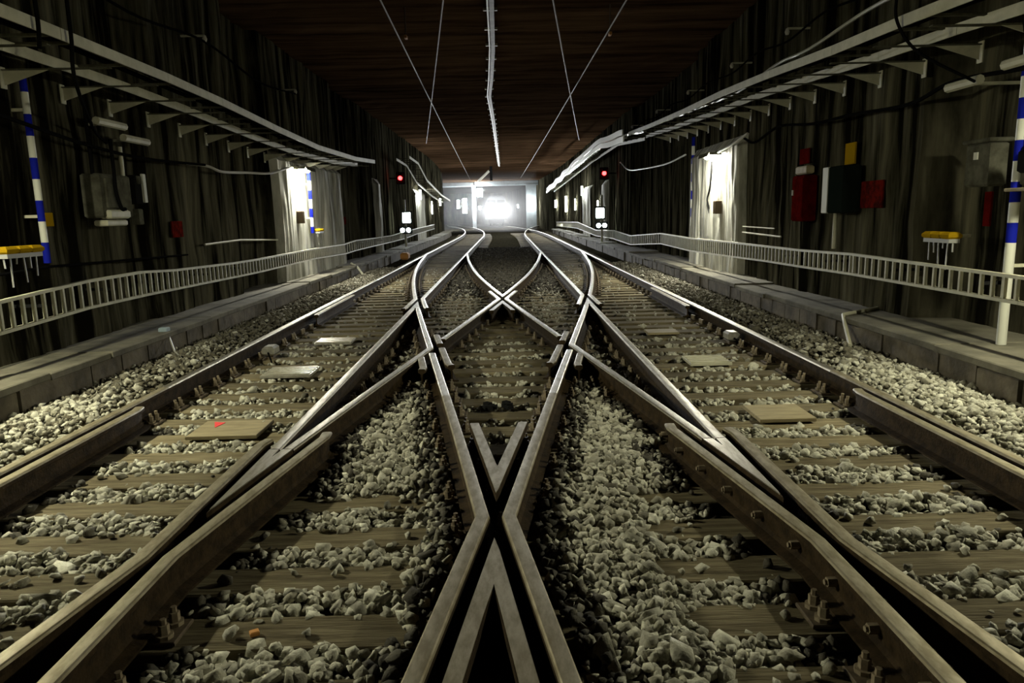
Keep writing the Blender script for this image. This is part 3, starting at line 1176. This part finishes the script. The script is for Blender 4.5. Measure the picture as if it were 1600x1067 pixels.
wx = lambda side, y, g: side * (WALL_X - float(wall_in(side, y)) - g) + float(bend(y) if side < 0 else bend_r(y))
wall_lamp(-4.56, 4.7, 2.55, -1, M['tube_near'], 'hooded tube lamp on the left wall just outside the view beside the camera', .9, hood=.03)
wall_lamp(4.56, 4.7, 2.55, 1, M['tube_near'], 'hooded tube lamp on the right wall just outside the view beside the camera', .6, hood=.03)
wall_lamp(wx(-1, 16.6, .17), 16.6, 2.66, -1, M['tube_mid'], 'dazzling hooded lamp on the lit pilaster of the left wall', .6, .045, hood=-.025)
wall_lamp(wx(1, 15.6, .17), 15.6, 2.68, 1, M['tube_mid'], 'dazzling hooded lamp on the lit pilaster of the right wall', .6, .045, hood=-.025)
wall_lamp(wx(-1, 39.6, .14), 39.6, 2.72, -1, M['tube_far'], 'bright distant lamp on the left wall behind the left signal', .5, .05)
wall_lamp(wx(1, 41.8, .14), 41.8, 2.78, 1, M['tube_far'], 'bright distant lamp on the right wall behind the right signal', .5, .05)
wall_lamp(wx(-1, 55.4, .14), 55.4, 2.6, -1, M['tube_far'], 'round glowing lamp at the far end of the left cable tray', .5, .06)
wall_lamp(wx(-1, 47.5, .14), 47.5, 2.1, -1, M['tube_far'], 'thin upright lit strip between the two distant left lamps', .8, .022)
wall_lamp(wx(1, 54.0, .14), 54.0, 2.2, 1, M['tube_far'], 'tall glowing lamp below the bright end of the right cable tray', 1.1, .06)
wall_lamp(wx(1, 47.5, .14), 47.5, 2.1, 1, M['tube_far'], 'thin upright lit strip on the right wall left of the lamp by the signal', .7, .022)
wall_lamp(wx(1, 63.0, .14), 63.0, 2.35, 1, M['tube_far'], 'glowing lamp where the right cable tray ends far off', .6, .07)
wall_lamp(wx(1, 36.0, .14), 36.0, 2.0, 1, M['tube_far'], 'tiny lit strip on the right wall just above the right white signal', .25, .02)

# junction boxes and cables by the two middle lamps
def box_thing(name, c, d, m, label, cat, bev=.01):
    mb = MB()
    mb.box(c, d, bev=bev)
    return tag(mb.build(name, m, origin=(c[0], c[1], c[2] - d[2] / 2)), label, cat)


box_thing('junction_box', (wx(1, 15.35, .07), 15.35, 1.62), (.14, .16, .27), M['brown_box'], 'brown junction box below the right wall lamp', 'junction box')
box_thing('junction_box', (wx(-1, 16.4, .07), 16.4, 1.62), (.14, .16, .27), M['brown_box'], 'brown junction box below the left wall lamp', 'junction box')

# ------------------------------------------------------------------ striped poles
def striped_pole(x, y, z0, z1, band, start_blue, label, r=.045, white_below=None):
    mb = MB()
    z = z1
    blue = start_blue
    while z > z0 + .01:
        zb = max(z0, z - band)
        if white_below is not None and z < white_below:
            blue, zb = False, z0
        mb.tube([(x, y, zb), (x, y, z)], r, 12, 0 if blue else 1)
        z = zb
        blue = not blue
    o = mb.build('striped_pole', [M['blue'], M['white']], origin=(x, y, z0), smooth=40)
    tag(o, label, 'striped pole')
    for zz in (z0 + .25 * (z1 - z0), z0 + .8 * (z1 - z0)):
        c = MB()
        s = 1 if x > 0 else -1
        c.box((x + s * .09, y, zz), (.2, .03, .03))
        c.build('clamp', M['galv'], o)
    return o


striped_pole(-4.63, 7.45, 1.20, 3.09, .21, True, 'blue and white banded pole at the far left edge of the left wall', .033)
striped_pole(wx(-1, 17.2, .12), 17.15, 1.25, 2.66, .21, True, 'blue and white banded pole right beside the left wall lamp', .04)
striped_pole(4.65, 6.52, .285, 3.2, .18, True, 'blue and white banded pole at the far right edge behind the ladder', .042, white_below=1.25)
striped_pole(4.66, 17.85, 1.2, 3.30, .21, True, 'thin blue and white banded pole left of the lit right pilaster', .04)

# ------------------------------------------------------------------ things on the left wall
def cabinet_left():
    o = empty('switch_cabinet', (-4.66, 8.75, 1.55), 'grey switch cabinet with black cables on the left wall', 'cabinet')
    mb = MB(); mb.box((-4.62, 8.72, 1.90), (.22, .66, .50), bev=.02); mb.build('body', M['grey_box'], o)
    mb = MB(); mb.box((-4.50, 8.62, 1.93), (.03, .30, .34), bev=.01); mb.build('door', M['grey_box'], o)
    mb = MB(); mb.box((-4.52, 8.66, 1.69), (.14, .42, .10), bev=.02); mb.build('hood', M['galv_bright'], o)
    mb = MB(); mb.box((-4.60, 8.70, 1.59), (.16, .44, .07), bev=.015); mb.build('lower_tray', M['galv'], o)
    mb = MB(); mb.tube(curve([(-4.48, 8.66, 2.55), (-4.47, 8.64, 2.2), (-4.46, 8.62, 1.95), (-4.45, 8.68, 1.76), (-4.47, 8.8, 1.75)]), .022, 8)
    mb.build('cable', M['cable'], o, smooth=50)
    mb = MB(); mb.tube([(-4.60, 9.08, 1.70), (-4.60, 9.08, 2.5)], .028, 8); mb.build('conduit', M['galv'], o, smooth=50)
    mb = MB(); mb.tube([(-4.60, 8.42, 2.1), (-4.60, 8.42, 3.0)], .02, 8); mb.build('riser', M['cable'], o, smooth=50)


cabinet_left()
o = empty('telephone_box', (-4.72, 9.5, 1.75), 'black telephone box with a bright white edge right of the grey cabinet', 'telephone')
mb = MB(); mb.box((-4.66, 9.42, 2.0), (.16, .22, .36), bev=.015); mb.build('body', M['black'], o)
mb = MB(); mb.box((-4.56, 9.50, 2.02), (.03, .07, .36), bev=.005); mb.build('white_edge', M['white'], o)
mb = MB(); mb.box((-4.57, 9.40, 2.12), (.03, .08, .10), bev=.005); mb.build('plate', M['grey_box'], o)
box_thing('small_box', (-4.66, 9.45, 1.66), (.10, .11, .20), M['grey_box'], 'small grey box under the black telephone box', 'box')
box_thing('yellow_tag', (-4.70, 7.66, 1.64), (.02, .16, .14), M['yellow'], 'small yellow plate low beside the left striped pole', 'plate', .003)


def red_plate(x, y, z, label, mm):
    o = empty('red_plate', (x, y, z), label, 'sign')
    mb = MB(); mb.box((x, y, z), (.02, .34, .23), bev=.003); mb.build('board', mm, o)
    return o


red_plate(-4.70, 10.63, 1.48, 'small red plate low on the left wall', M['red_dull'])
red_plate(wx(-1, 22.6, .03), 22.6, 1.5, 'faint reddish patch board past the left pilaster', M['red_dull'])

for (y, z, L_, k) in ((8.75, 2.73, .62, 0), (9.3, 2.60, .60, 1)):
    mb = MB(); mb.tube([(-4.5, y - L_ / 2, z), (-4.5, y + L_ / 2, z)], .045, 8)
    mb.box((-4.64, y, z), (.26, .03, .03))
    tag(mb.build('spare_tube', M['galv'], origin=(-4.5, y, z), smooth=40),
        ['short pale tube fixed below the left tray, the higher of two', 'short pale tube fixed below the left tray, the lower of two'][k], 'tube')


def plug_rack(x, y, z, side, w_, label):
    o = empty('plug_rack', (x, y, z), label, 'rack')
    n = 3
    for j in range(n):
        mb = MB(); mb.box((x, y + (j - 1) * w_ / 3, z + .03), (.14, w_ / 3 - .01, .075), bev=.025); mb.build('yellow_cap', M['yellow'], o)
    mb = MB(); mb.box((x, y, z - .02), (.11, w_ * .92, .04)); mb.build('skirt', M['skirt'], o)
    for j in range(6):
        yy = y - w_ * .42 + j * w_ * .84 / 5
        ln = [.10, .28, .07, .25, .12, .2][j]
        mb = MB(); mb.tube([(x, yy, z - .03), (x + random.uniform(-.01, .01), yy, z - .03 - ln)], .008, 5); mb.build('strand', M['skirt'], o)
    mb = MB(); mb.box((x + side * .17, y, z + .02), (.24, .05, .03)); mb.build('wall_arm', M['galv'], o)


plug_rack(-4.50, 6.85, 1.33, -1, .55, 'yellow capped rack with hanging strands at the left edge, beside the striped pole')
plug_rack(4.52, 7.36, 1.235, 1, .48, 'yellow capped rack with hanging strands above the right ladder')
plug_rack(wx(-1, 17.5, .2), 17.45, 1.28, -1, .40, 'small yellow capped rack below the left wall lamp')

# ------------------------------------------------------------------ things on the right wall
red_plate(4.72, 11.36, 2.35, 'dark red sign above the red cabinet on the right wall', M['red'])
o = empty('extinguisher_cabinet', (4.7, 11.1, 1.36), 'tall red fire cabinet on the right wall', 'fire cabinet')
mb = MB(); mb.box((4.62, 11.08, 1.71), (.20, .42, .68), bev=.02); mb.build('body', M['red'], o)
mb = MB(); mb.box((4.63, 11.12, 2.13), (.12, .40, .12), bev=.02); mb.build('cap', M['plate_wood'], o)
mb = MB(); mb.box((4.513, 11.02, 1.72), (.015, .30, .58), bev=.006); mb.build('door', M['red'], o)
mb = MB(); mb.box((4.50, 11.22, 1.80), (.02, .02, .08)); mb.build('handle', M['galv_bright'], o)
o = empty('relay_cabinet', (4.72, 9.9, 1.45), 'dark cabinet with a white side on the right wall under the yellow plate', 'cabinet')
mb = MB(); mb.box((4.62, 9.78, 1.80), (.24, .42, .62), bev=.015); mb.build('body', M['dark_box'], o)
mb = MB(); mb.box((4.56, 10.10, 1.80), (.12, .16, .62), bev=.008); mb.build('white_side', M['white'], o)
mb = MB(); mb.tube([(4.66, 10.08, 1.0), (4.66, 10.08, 1.49)], .03, 8); mb.build('conduit', M['galv'], o, smooth=50)
box_thing('yellow_sign', (4.72, 9.86, 2.27), (.02, .28, .28), M['yellow'], 'yellow plate above the dark cabinet on the right wall', 'sign', .003)
mb = MB()
mb.box((4.735, 9.25, 1.72), (.02, .55, .34), bev=.003)
tag(mb.build('red_patch', M['red_dull'], origin=(4.735, 9.25, 1.55)), 'faded red board right of the dark cabinet', 'board')
mb = MB()
mb.box((4.90, 7.25, 1.52), (.02, .10, .34), bev=.003)
tag(mb.build('red_strip', M['red'], origin=(4.90, 7.25, 1.35)), 'narrow red strip under the grey box on the dark right wall', 'board')
o = empty('meter_box', (4.9, 7.28, 1.75), 'grey meter box with a small white tag in the dark recess', 'box')
mb = MB(); mb.box((4.86, 7.28, 1.95), (.18, .36, .42), bev=.02); mb.build('body', M['grey_box'], o)
mb = MB(); mb.box((4.765, 7.30, 2.04), (.012, .06, .07)); mb.build('tag', M['white'], o)
mb = MB(); mb.box((4.86, 7.28, 2.18), (.24, .42, .04), bev=.01); mb.build('lid', M['grey_box'], o)
o = empty('switch_box', (4.62, 6.42, 1.70), 'grey switch box with a black cable beside the right striped pole', 'box')
mb = MB(); mb.box((4.72, 6.28, 1.90), (.18, .34, .36), bev=.02); mb.build('body', M['grey_box'], o)
mb = MB(); mb.box((4.60, 6.36, 1.93), (.06, .12, .20), bev=.02); mb.build('switch', M['black'], o)
mb = MB(); mb.tube(curve([(4.58, 6.36, 2.3), (4.57, 6.33, 2.0), (4.57, 6.22, 1.85), (4.6, 6.25, 1.7)]), .015, 6); mb.build('cable', M['cable'], o, smooth=50)
mb = MB(); mb.box((4.70, 6.30, 1.69), (.30, .46, .03), bev=.006); mb.build('shelf', M['plate_wood'], o)
for k, (y, z, L_) in enumerate(((7.25, 2.72, .50), (6.45, 2.78, .45))):
    mb = MB(); mb.tube([(4.55, y - L_ / 2, z), (4.55, y + L_ / 2, z)], .045, 8)
    mb.box((4.9, y, z), (.66, .03, .03))
    tag(mb.build('spare_tube', M['galv'], origin=(4.55, y, z), smooth=40),
        ['short pale tube below the right tray in the dark recess', 'short pale tube at the right edge above the striped pole'][k], 'tube')

# hanging and wall cables
wire_thing('hanging_cable', curve([(-4.5, 6.5, 2.62), (-4.52, 8.2, 2.45), (-4.55, 9.6, 2.40), (-4.48, 11.3, 2.43)], 8), .02, M['cable'],
           'black cable sagging along the left wall above the grey cabinet', 'cable')
wire_thing('hanging_cable', curve([(-4.76, 11.3, 2.46), (-4.5, 11.45, 2.42), (-4.45, 11.9, 2.36), (-4.5, 13.2, 2.42), (-4.45, 14.3, 2.47), (-4.45, 15.6, 2.66)], 8), .022,
           M['cable_grey'], 'sagging cable on the left wall leading to the left lamp', 'cable')
wire_thing('hanging_cable', curve([(4.5, 13.6, 2.85), (4.5, 13.0, 2.72), (4.5, 11.9, 2.86), (4.52, 10.6, 2.75), (4.55, 9.5, 2.73), (4.6, 8.3, 2.68), (4.6, 7.5, 2.78), (4.6, 6.5, 2.72)][::-1], 8), .022,
           M['cable'], 'sagging black cable across the right wall', 'cable')
wire_thing('lit_cable', curve([(4.46, 15.1, 2.72), (4.46, 14.3, 2.78), (4.46, 13.6, 2.86), (4.46, 13.3, 2.90)], 6), .024, M['cable_grey'], 'short bright cable rising from the right lamp', 'cable')
wire_thing('lit_cable', curve([(4.58, 28.5, 3.45), (4.55, 26.5, 3.05), (4.5, 23.5, 2.9), (4.48, 20, 2.82), (4.5, 17.95, 2.9)], 6), .022, M['cable_grey'], 'drooping cable between the right signal and the thin striped pole', 'cable')
wire_thing('wall_pipe', [(-4.68, 11.5, 1.22), (-4.66, 13.0, 1.24), (-4.66, 15.1, 1.17)], .018, M['galv_bright'], 'thin pale pipe left of the left lamp', 'pipe')
wire_thing('wall_pipe', [(-4.66, 4.0, 1.05), (-4.66, 7.5, 1.16), (-4.66, 10.8, 1.10)], .014, M['cable'], 'thin dark pipe low on the left wall', 'pipe')
wire_thing('wall_pipe', [(4.68, 12.1, 1.10), (4.66, 14.0, 1.13)], .016, M['galv_bright'], 'lower thin pale pipe right of the right lamp', 'pipe')
wire_thing('wall_pipe', [(4.68, 12.4, 1.23), (4.66, 14.0, 1.24)], .012, M['galv_bright'], 'upper thin pale pipe right of the right lamp', 'pipe')
wire_thing('wall_cable', curve([(4.58, 15.95, 2.6), (4.60, 16.1, 2.1), (4.6, 16.3, 1.8), (4.6, 16.1, 1.6)], 6), .02, M['cable'], 'black cable looping down the lit right pilaster', 'cable')
wire_thing('drop_cable', curve([(-3.66, 6.2, 3.9), (-3.66, 6.2, 3.5), (-3.66, 6.21, 3.2), (-3.68, 6.22, 3.0)]), .017, M['cable'],
           'short black cable hanging in front of the left tray, the one nearer the left edge', 'cable')
wire_thing('drop_cable', curve([(-3.66, 6.66, 4.4), (-3.66, 6.66, 3.8), (-3.66, 6.66, 3.2), (-3.75, 6.8, 2.85), (-4.4, 8.2, 2.6), (-4.5, 8.6, 2.5)]), .017, M['cable'],
           'long black cable hanging in front of the left tray above the grey cabinet', 'cable')
wire_thing('drop_cable', curve([(3.66, 6.9, 3.45), (3.66, 6.85, 3.2), (3.9, 6.9, 2.95), (4.5, 7.0, 2.7)]), .014, M['cable'], 'black cable curling down from the right tray', 'cable')
wire_thing('drop_cable', [(4.2, 6.1, 3.5), (4.4, 6.2, 2.9), (4.58, 6.36, 2.3)], .022, M['cable'], 'black cable dropping to the switch box at the right edge', 'cable')

# ------------------------------------------------------------------ kerb and track accessories
o = empty('cable_marker', (-4.16, 8.75, .2), 'pale blue clip with a thin wire on the left kerb', 'clip')
mb = MB(); mb.box((-4.14, 8.75, .265), (.10, .10, .10), bev=.01); mb.build('clip', mat('pale_blue_paint', (.28, .36, .40), .6), o)
mb = MB(); mb.tube([(-4.1, 8.75, .24), (-3.9, 8.45, .07), (-3.65, 8.1, .03)], .010, 6); mb.build('wire', M['cable_grey'], o)
wire_thing('kerb_conduit', [(3.94, 7.95, .03), (4.06, 8.35, .20), (4.10, 8.5, .30), (4.8, 9.0, .305)], .024, M['galv_bright'], 'bent pale conduit crossing the right kerb', 'conduit')
wire_thing('kerb_conduit', [(-3.75, 19.3, .05), (-4.05, 20.0, .24), (-4.3, 20.4, .32)], .03, M['galv_bright'], 'short bent conduit crossing the left kerb near the pilaster', 'conduit')


def rail_box(x, y, label):
    o = empty('rail_contact', (x, y, 0), label, 'rail device')
    mb = MB(); mb.box((x, y, .095), (.14, .20, .11), bev=.025); mb.build('housing', M['alu'], o)
    mb = MB(); mb.box((x, y, .03), (.08, .10, .06)); mb.build('bracket', M['plate'], o)
    mb = MB(); mb.tube(curve([(x, y - .1, .08), (x + .05, y - .2, .05), (x + .1, y - .3, .01)]), .01, 6); mb.build('cable', M['cable'], o)


rail_box(-2.68, 8.22, 'small silvery box clamped inside the left outer rail')
rail_box(2.74, 8.42, 'small silvery box clamped inside the right outer rail')


def floor_plate(cx, cy, dx, dy, m, label, ribs=False, mark=False, dull=False, z=.03, cat='track plate'):
    o = empty('track_plate', (cx, cy, 0), label, cat)
    mb = MB(); mb.box((cx, cy, z), (dx, dy, .03), bev=.004); mb.build('board', m, o)
    for s in (-1, 1):
        mb = MB(); mb.box((cx + s * dx * .36, cy, z - .0225), (.05, dy * .8, .015)); mb.build('batten', M['plate'], o)
    if ribs:
        for j in range(5):
            mb = MB(); mb.box((cx, cy - dy * .38 + j * dy * .19, z + .02), (dx * .96, .016, .012)); mb.build('rib', M['galv_bright'] if dull else M['alu'], o)
    if mark:
        mb = MB(); mb.prism([(cx - dx * .36, cy + dy * .40), (cx - dx * .24, cy + dy * .02), (cx - dx * .18, cy + dy * .34)], z + .0155, z + .018)
        mb.build('red_mark', mat('red_mark_paint', (.75, .05, .05), .6), o)


floor_plate(-2.03, 5.25, .52, .40, M['plate_wood'], 'ochre board with a red triangle mark lying on the left track sleepers', mark=True)
floor_plate(-2.17, 7.26, .50, .42, M['alu'], 'nearer bright ribbed metal plate on the left track sleepers', ribs=True)
floor_plate(-2.13, 9.08, .46, .36, M['alu'], 'farther bright ribbed metal plate on the left track sleepers', ribs=True)
floor_plate(2.14, 7.33, .42, .40, M['galv_bright'], 'ribbed metal plate on the right track sleepers', ribs=True, dull=True)
floor_plate(2.07, 9.2, .40, .30, M['plate_wood'], 'small dull plate farther up the right track sleepers')
floor_plate(2.14, 5.32, .42, .40, M['plate_wood'], 'plain ochre board lying on the right track sleepers nearer the camera')
mb = MB()
for j in range(9):
    mb.box((-.02 + random.uniform(-.1, .1), 5.72 + random.uniform(-.1, .1), .025 + random.uniform(0, .02)), (.06, .05, .03), rot=Matrix.Rotation(random.uniform(0, 3), 3, 'Z'))
tag(mb.build('grease_pad', M['black'], origin=(-.02, 5.72, 0)), 'dark blackened pad on a timber inside the centre crossing', 'pad')

mb = MB()
mb.box((-.93, 2.55, .012), (.035, .03, .02), rot=Matrix.Rotation(.5, 3, 'Z'), bev=.004)
tag(mb.build('paper_scrap', M['orange'], origin=(-.93, 2.55, 0)), 'tiny orange scrap lying on a timber at the bottom left', 'scrap')

# ------------------------------------------------------------------ signals
def signal(side, sd):
    s = side
    y = 31.6
    o = empty('signal', (s * 4.22, y, .25), 'railway signal with white indicator box on the %s side' % sd, 'signal')
    mb = MB(); mb.tube([(s * 4.28, y + .12, .26), (s * 4.28, y + .12, 2.3)], .05, 10); mb.build('post', M['galv'], o, smooth=40)
    mb = MB(); mb.box((s * 4.18, y, 1.53), (.46, .14, .56), bev=.02); mb.build('indicator_case', M['black'], o)
    mb = MB(); mb.box((s * 4.18, y - .085, 1.53), (.34, .03, .42), bev=.01); mb.build('indicator_face', M['sig_white'], o)
    mb = MB(); mb.box((s * 4.25, y, 1.0), (.56, .14, .32), bev=.03); mb.build('lower_case', M['black'], o)
    for dx in (-.13, .13):
        mb = MB(); mb.tube([(s * 4.25 + dx, y - .07, 1.0), (s * 4.25 + dx, y - .10, 1.0)], .095, 14); mb.build('white_lens', M['sig_white'], o, smooth=40)
    o2 = empty('signal', (s * 4.4, 31.0, 2.95), 'red signal light high on the %s wall' % sd, 'signal')
    mb = MB(); mb.box((s * 4.28, 31.0, 3.17), (.36, .20, .50), bev=.03); mb.build('case', M['black'], o2)
    mb = MB(); mb.tube([(s * 4.28, 30.90, 3.17), (s * 4.28, 30.86, 3.17)], .085, 14); mb.build('red_lens', M['sig_red'], o2, smooth=40)
    mb = MB(); mb.tube([(s * 4.28, 30.90, 3.35), (s * 4.28, 30.70, 3.33)], .08, 12); mb.build('hood', M['black'], o2, smooth=40)
    mb = MB(); mb.box((s * 4.6, 31.0, 3.17), (.5, .05, .05)); mb.build('wall_arm', M['black'], o2)


signal(-1, 'left')
signal(1, 'right')
mb = MB(); mb.box((-3.72, 27.2, .12), (.30, .5, .26), bev=.06)
tag(mb.build('sandbag', M['orange'], origin=(-3.72, 27.2, 0)), 'ochre sack lying by the left kerb before the left signal', 'sack')

# ------------------------------------------------------------------ ceiling equipment
pts = [(-.05, 6, CEIL_Z - .07), (-.06, 12.6, CEIL_Z - .07), (-.10, 17, CEIL_Z - .07), (-.20, 20.5, CEIL_Z - .07), (-.31, 23.4, CEIL_Z - .07), (-.27, 30, CEIL_Z - .07), (-.27, 57, CEIL_Z - .07)]
o = empty('ceiling_conduit', (-.1, 12, CEIL_Z - .1), 'long pale conduit running down the middle of the ceiling', 'conduit')
mb = MB(); strip(mb, densify(pts, 1.5), .085, .075); mb.build('trunking', M['conduit'], o)
mb = MB(); strip(mb, densify([(x - .075, y, z + .01) for x, y, z in pts], 1.5), .03, .05); mb.build('side_pipe', M['galv'], o)
for y in np.arange(7, 56, 1.4):
    x = float(np.interp(y, [p[1] for p in pts], [p[0] for p in pts]))
    mb = MB(); mb.box((x - .03, y, CEIL_Z - .025), (.26, .05, .05)); mb.build('clip', M['galv'], o)
ZW = 4.75


def contact_wire(a, b_, label):
    n = 12
    pts = [(a[0] + (b_[0] - a[0]) * t, a[1] + (b_[1] - a[1]) * t, a[2] + (b_[2] - a[2]) * t - .06 * math.sin(math.pi * t)) for t in np.linspace(0, 1, n)]
    return wire_thing('contact_wire', pts, .014, M['wire'], label, 'wire')


contact_wire((-1.55, 4, ZW + .1), (-3.05, 68, ZW), 'overhead wire hanging above the left track')
contact_wire((2.12, 4, ZW + .1), (1.55, 66, ZW), 'overhead wire hanging above the right track')
contact_wire((-.35, 8, ZW + .05), (-3.35, 33, ZW), 'overhead wire slanting from the centre towards the left wall')
contact_wire((.45, 8, ZW + .05), (3.45, 33, ZW), 'overhead wire slanting from the centre towards the right wall')
for k, (x, y, w_) in enumerate(((-1.64, 13.8, 'over the left track at the upper left'), (2.08, 13.9, 'over the right track at the upper right'))):
    o = empty('wire_clamp', (x, y, ZW), 'small bright clamp on the overhead wire ' + w_, 'clamp')
    mb = MB(); mb.tube([(x, y, ZW + .02), (x, y, CEIL_Z)], .012, 6); mb.build('rod', M['wire'], o)
    mb = MB(); mb.box((x, y, ZW + .03), (.05, .14, .06), bev=.01); mb.build('grip', M['orange'], o)
o = empty('ceiling_hanger', (-.95, 58, CEIL_Z), 'dark drop post hanging from the ceiling before the portal', 'hanger')
mb = MB(); mb.box((-.95, 58, CEIL_Z - .55), (.20, .20, 1.1)); mb.build('post', M['black'], o)
mb = MB(); mb.tube([(-1.1, 58, CEIL_Z - .35), (-2.0, 58, CEIL_Z - 1.15)], .10, 10); mb.build('insulator', M['insul'], o)

# insulated hangers along the top of the right wall
for k, y in enumerate((6.8, 8.9, 11.5, 14.2, 17.5, 21, 25, 30)):
    z = 4.05 + .012 * y
    o = empty('cable_hanger', (4.5, y, z), 'little pale insulator hanger high on the right wall, %s from the near end' % nth(k), 'hanger', 'hangers high on the right wall')
    mb = MB(); mb.tube([(4.80, y, z + .06), (4.42, y, z + .06)], .016, 6); mb.build('arm', M['galv'], o)
    mb = MB(); mb.tube([(4.42, y, z + .06), (4.42, y, z + .01), (4.42, y, z - .03)], .03, 8, radii=[.02, .038, .024]); mb.build('insulator', M['insul'], o)
wire_thing('feeder_cable', curve([(4.42, y, 4.02 + .012 * y - (.10 if j % 2 else 0)) for j, y in enumerate((5.5, 6.8, 7.9, 8.9, 10.2, 11.5, 12.8, 14.2, 15.8, 17.5, 19.2, 21, 23, 25, 27.5, 30))], 5), .016,
           M['cable'], 'dark feeder cable drooping between the hangers high on the right wall', 'cable')
for k, y in enumerate((7.0, 11.6, 16.4)):
    z = 4.3
    o = empty('cable_hanger', (-4.5, y, z), 'little pale insulator hanger high on the left wall, %s from the near end' % nth(k), 'hanger', 'hangers high on the left wall')
    mb = MB(); mb.tube([(-4.80, y, z + .06), (-4.42, y, z + .06)], .016, 6); mb.build('arm', M['galv'], o)
    mb = MB(); mb.tube([(-4.42, y, z + .06), (-4.42, y, z + .01), (-4.42, y, z - .03)], .03, 8, radii=[.02, .038, .024]); mb.build('insulator', M['insul'], o)
wire_thing('feeder_cable', curve([(-4.42, 5.5, 4.3), (-4.42, 7, 4.27), (-4.42, 9.3, 4.1), (-4.42, 11.6, 4.27), (-4.42, 14, 4.1), (-4.42, 16.4, 4.27)], 6), .018,
           M['cable'], 'dark feeder cable drooping between the hangers high on the left wall', 'cable')

# ------------------------------------------------------------------ portal, far lamps and the train
PY = 84.0
o = empty('portal_frame', (-1.7, PY, 0), 'pale concrete portal frame with two openings at the far end', 'portal')
mb = MB(); mb.box((1.0 - .7, PY, 5.05), (7.2, .8, .5), bev=.03); mb.build('right_lintel', M['portal'], o)
mb = MB(); mb.box((-5.4, PY - .2, 4.98), (3.9, .8, .46), bev=.03); mb.build('left_lintel', M['portal'], o)
mb = MB(); mb.box((3.1, PY, 2.4), (1.15, .9, 5.0), bev=.03); mb.build('right_post', M['portal'], o)
mb = MB(); mb.box((-3.45, PY, 2.4), (.42, .9, 5.0), bev=.03); mb.build('middle_post', M['portal'], o)
wall_lamp(-2.75, PY - .8, 4.05, 1, M['tube_portal'], 'blazing big lamp under the portal lintel at the very centre', .9, .32)
wall_lamp(-4.48, PY - 1.0, 2.6, -1, M['tube_portal'], 'tall blazing lamp in the left portal opening, the right one of two', 1.6, .24)
wall_lamp(-5.25, PY - .5, 2.8, -1, M['tube_portal'], 'glowing lamp in the left portal opening, the left one of two', .9, .15)
wall_lamp(-2.8, PY - .6, 2.35, 1, M['tube_portal'], 'round glowing lamp low on the middle portal post', .35, .14)
wall_lamp(1.68, PY + 6, 2.5, 1, M['tube_portal'], 'small glowing lamp inside the right portal opening', .35, .10)
wall_lamp(2.95, PY - 1.2, 2.7, 1, M['tube_portal'], 'large glowing lamp on the right portal post', .7, .15)


def train(cx, y, label):
    o = empty('train', (cx, y, ZR), label, 'train')
    w_, h0, h1 = 1.32, .95, 3.75
    sec = [(-w_, h0), (w_, h0), (w_ + .03, 1.6), (w_ - .04, 2.8), (w_ - .22, 3.45), (w_ - .55, h1), (-w_ + .55, h1), (-w_ + .22, 3.45), (-w_ + .04, 2.8), (-w_ - .03, 1.6)]
    mb = MB()
    n = len(sec)
    vs = []
    for yy, k in ((y - .12, .93), (y, 1.0), (y + 16, 1.0)):
        vs += [(cx + x * k, yy, 2.2 + (z - 2.2) * k) for x, z in sec]
    fs = [tuple(range(n))] + [tuple(2 * n + i for i in range(n))[::-1]]
    for r in range(2):
        for i in range(n):
            fs.append((r * n + i, r * n + n + i, r * n + n + (i + 1) % n, r * n + (i + 1) % n))
    mb.add(vs, fs)
    mb.build('body', M['train'], o)
    for x, ww in ((-.62, .95), (.62, .95)):
        mb = MB(); mb.box((cx + x * .95, y - .135, 2.75), (ww, .03, .95), bev=.01); mb.build('windscreen', M['train_dark'], o)
    for x in (-.82, .82):
        mb = MB(); mb.tube([(cx + x, y - .12, 2.02), (cx + x, y - .18, 2.02)], .15, 16); mb.build('headlight', M['headlight'], o, smooth=40)
    mb = MB(); mb.box((cx, y + .3, .75), (1.9, .5, .45), bev=.05); mb.build('coupler_skirt', M['black'], o)
    for x in (-.75, .75):
        for yy in (y + 2, y + 4, y + 12, y + 14):
            mb = MB(); mb.tube([(cx + x - .06, yy, .62), (cx + x + .06, yy, .62)], .42, 20); mb.build('wheel', M['black'], o, smooth=40)
    for k, x in enumerate((-.82, .82)):
        ld = bpy.data.lights.new('headlight_beam', 'SPOT')
        ld.energy = HEADLIGHT_W
        ld.color = (.97, .99, 1.0)
        ld.spot_size = math.radians(15)
        ld.spot_blend = .9
        ld.shadow_soft_size = .12
        lo = bpy.data.objects.new('headlight_beam', ld)
        COL.objects.link(lo)
        lo.parent = o
        lo.location = (x, -.30, 2.02 - ZR)
        lo.rotation_euler = Vector((.03, -1, -.005)).to_track_quat('-Z', 'Y').to_euler()


train(float(TC + bend(87.5)) - .1, 87.5, 'oncoming train with two headlights in the right portal opening')

# ------------------------------------------------------------------ haze hanging before the portal
if HAZE_DENSITY > 0:
    mb = MB()
    mb.box((-2, 82, 2.6), (9.5, 44, 5.0))
    hz = mb.build('haze', mat('haze', (1, 1, 1)))
    nt = hz.data.materials[0].node_tree
    nt.nodes.clear()
    out = nt.nodes.new('ShaderNodeOutputMaterial')
    vol = nt.nodes.new('ShaderNodeVolumeScatter')
    vol.inputs['Density'].default_value = HAZE_DENSITY
    vol.inputs['Anisotropy'].default_value = .55
    nt.links.new(vol.outputs[0], out.inputs['Volume'])
    tag(hz, 'whitish haze hanging in the air before the portal', 'haze', kind='stuff')
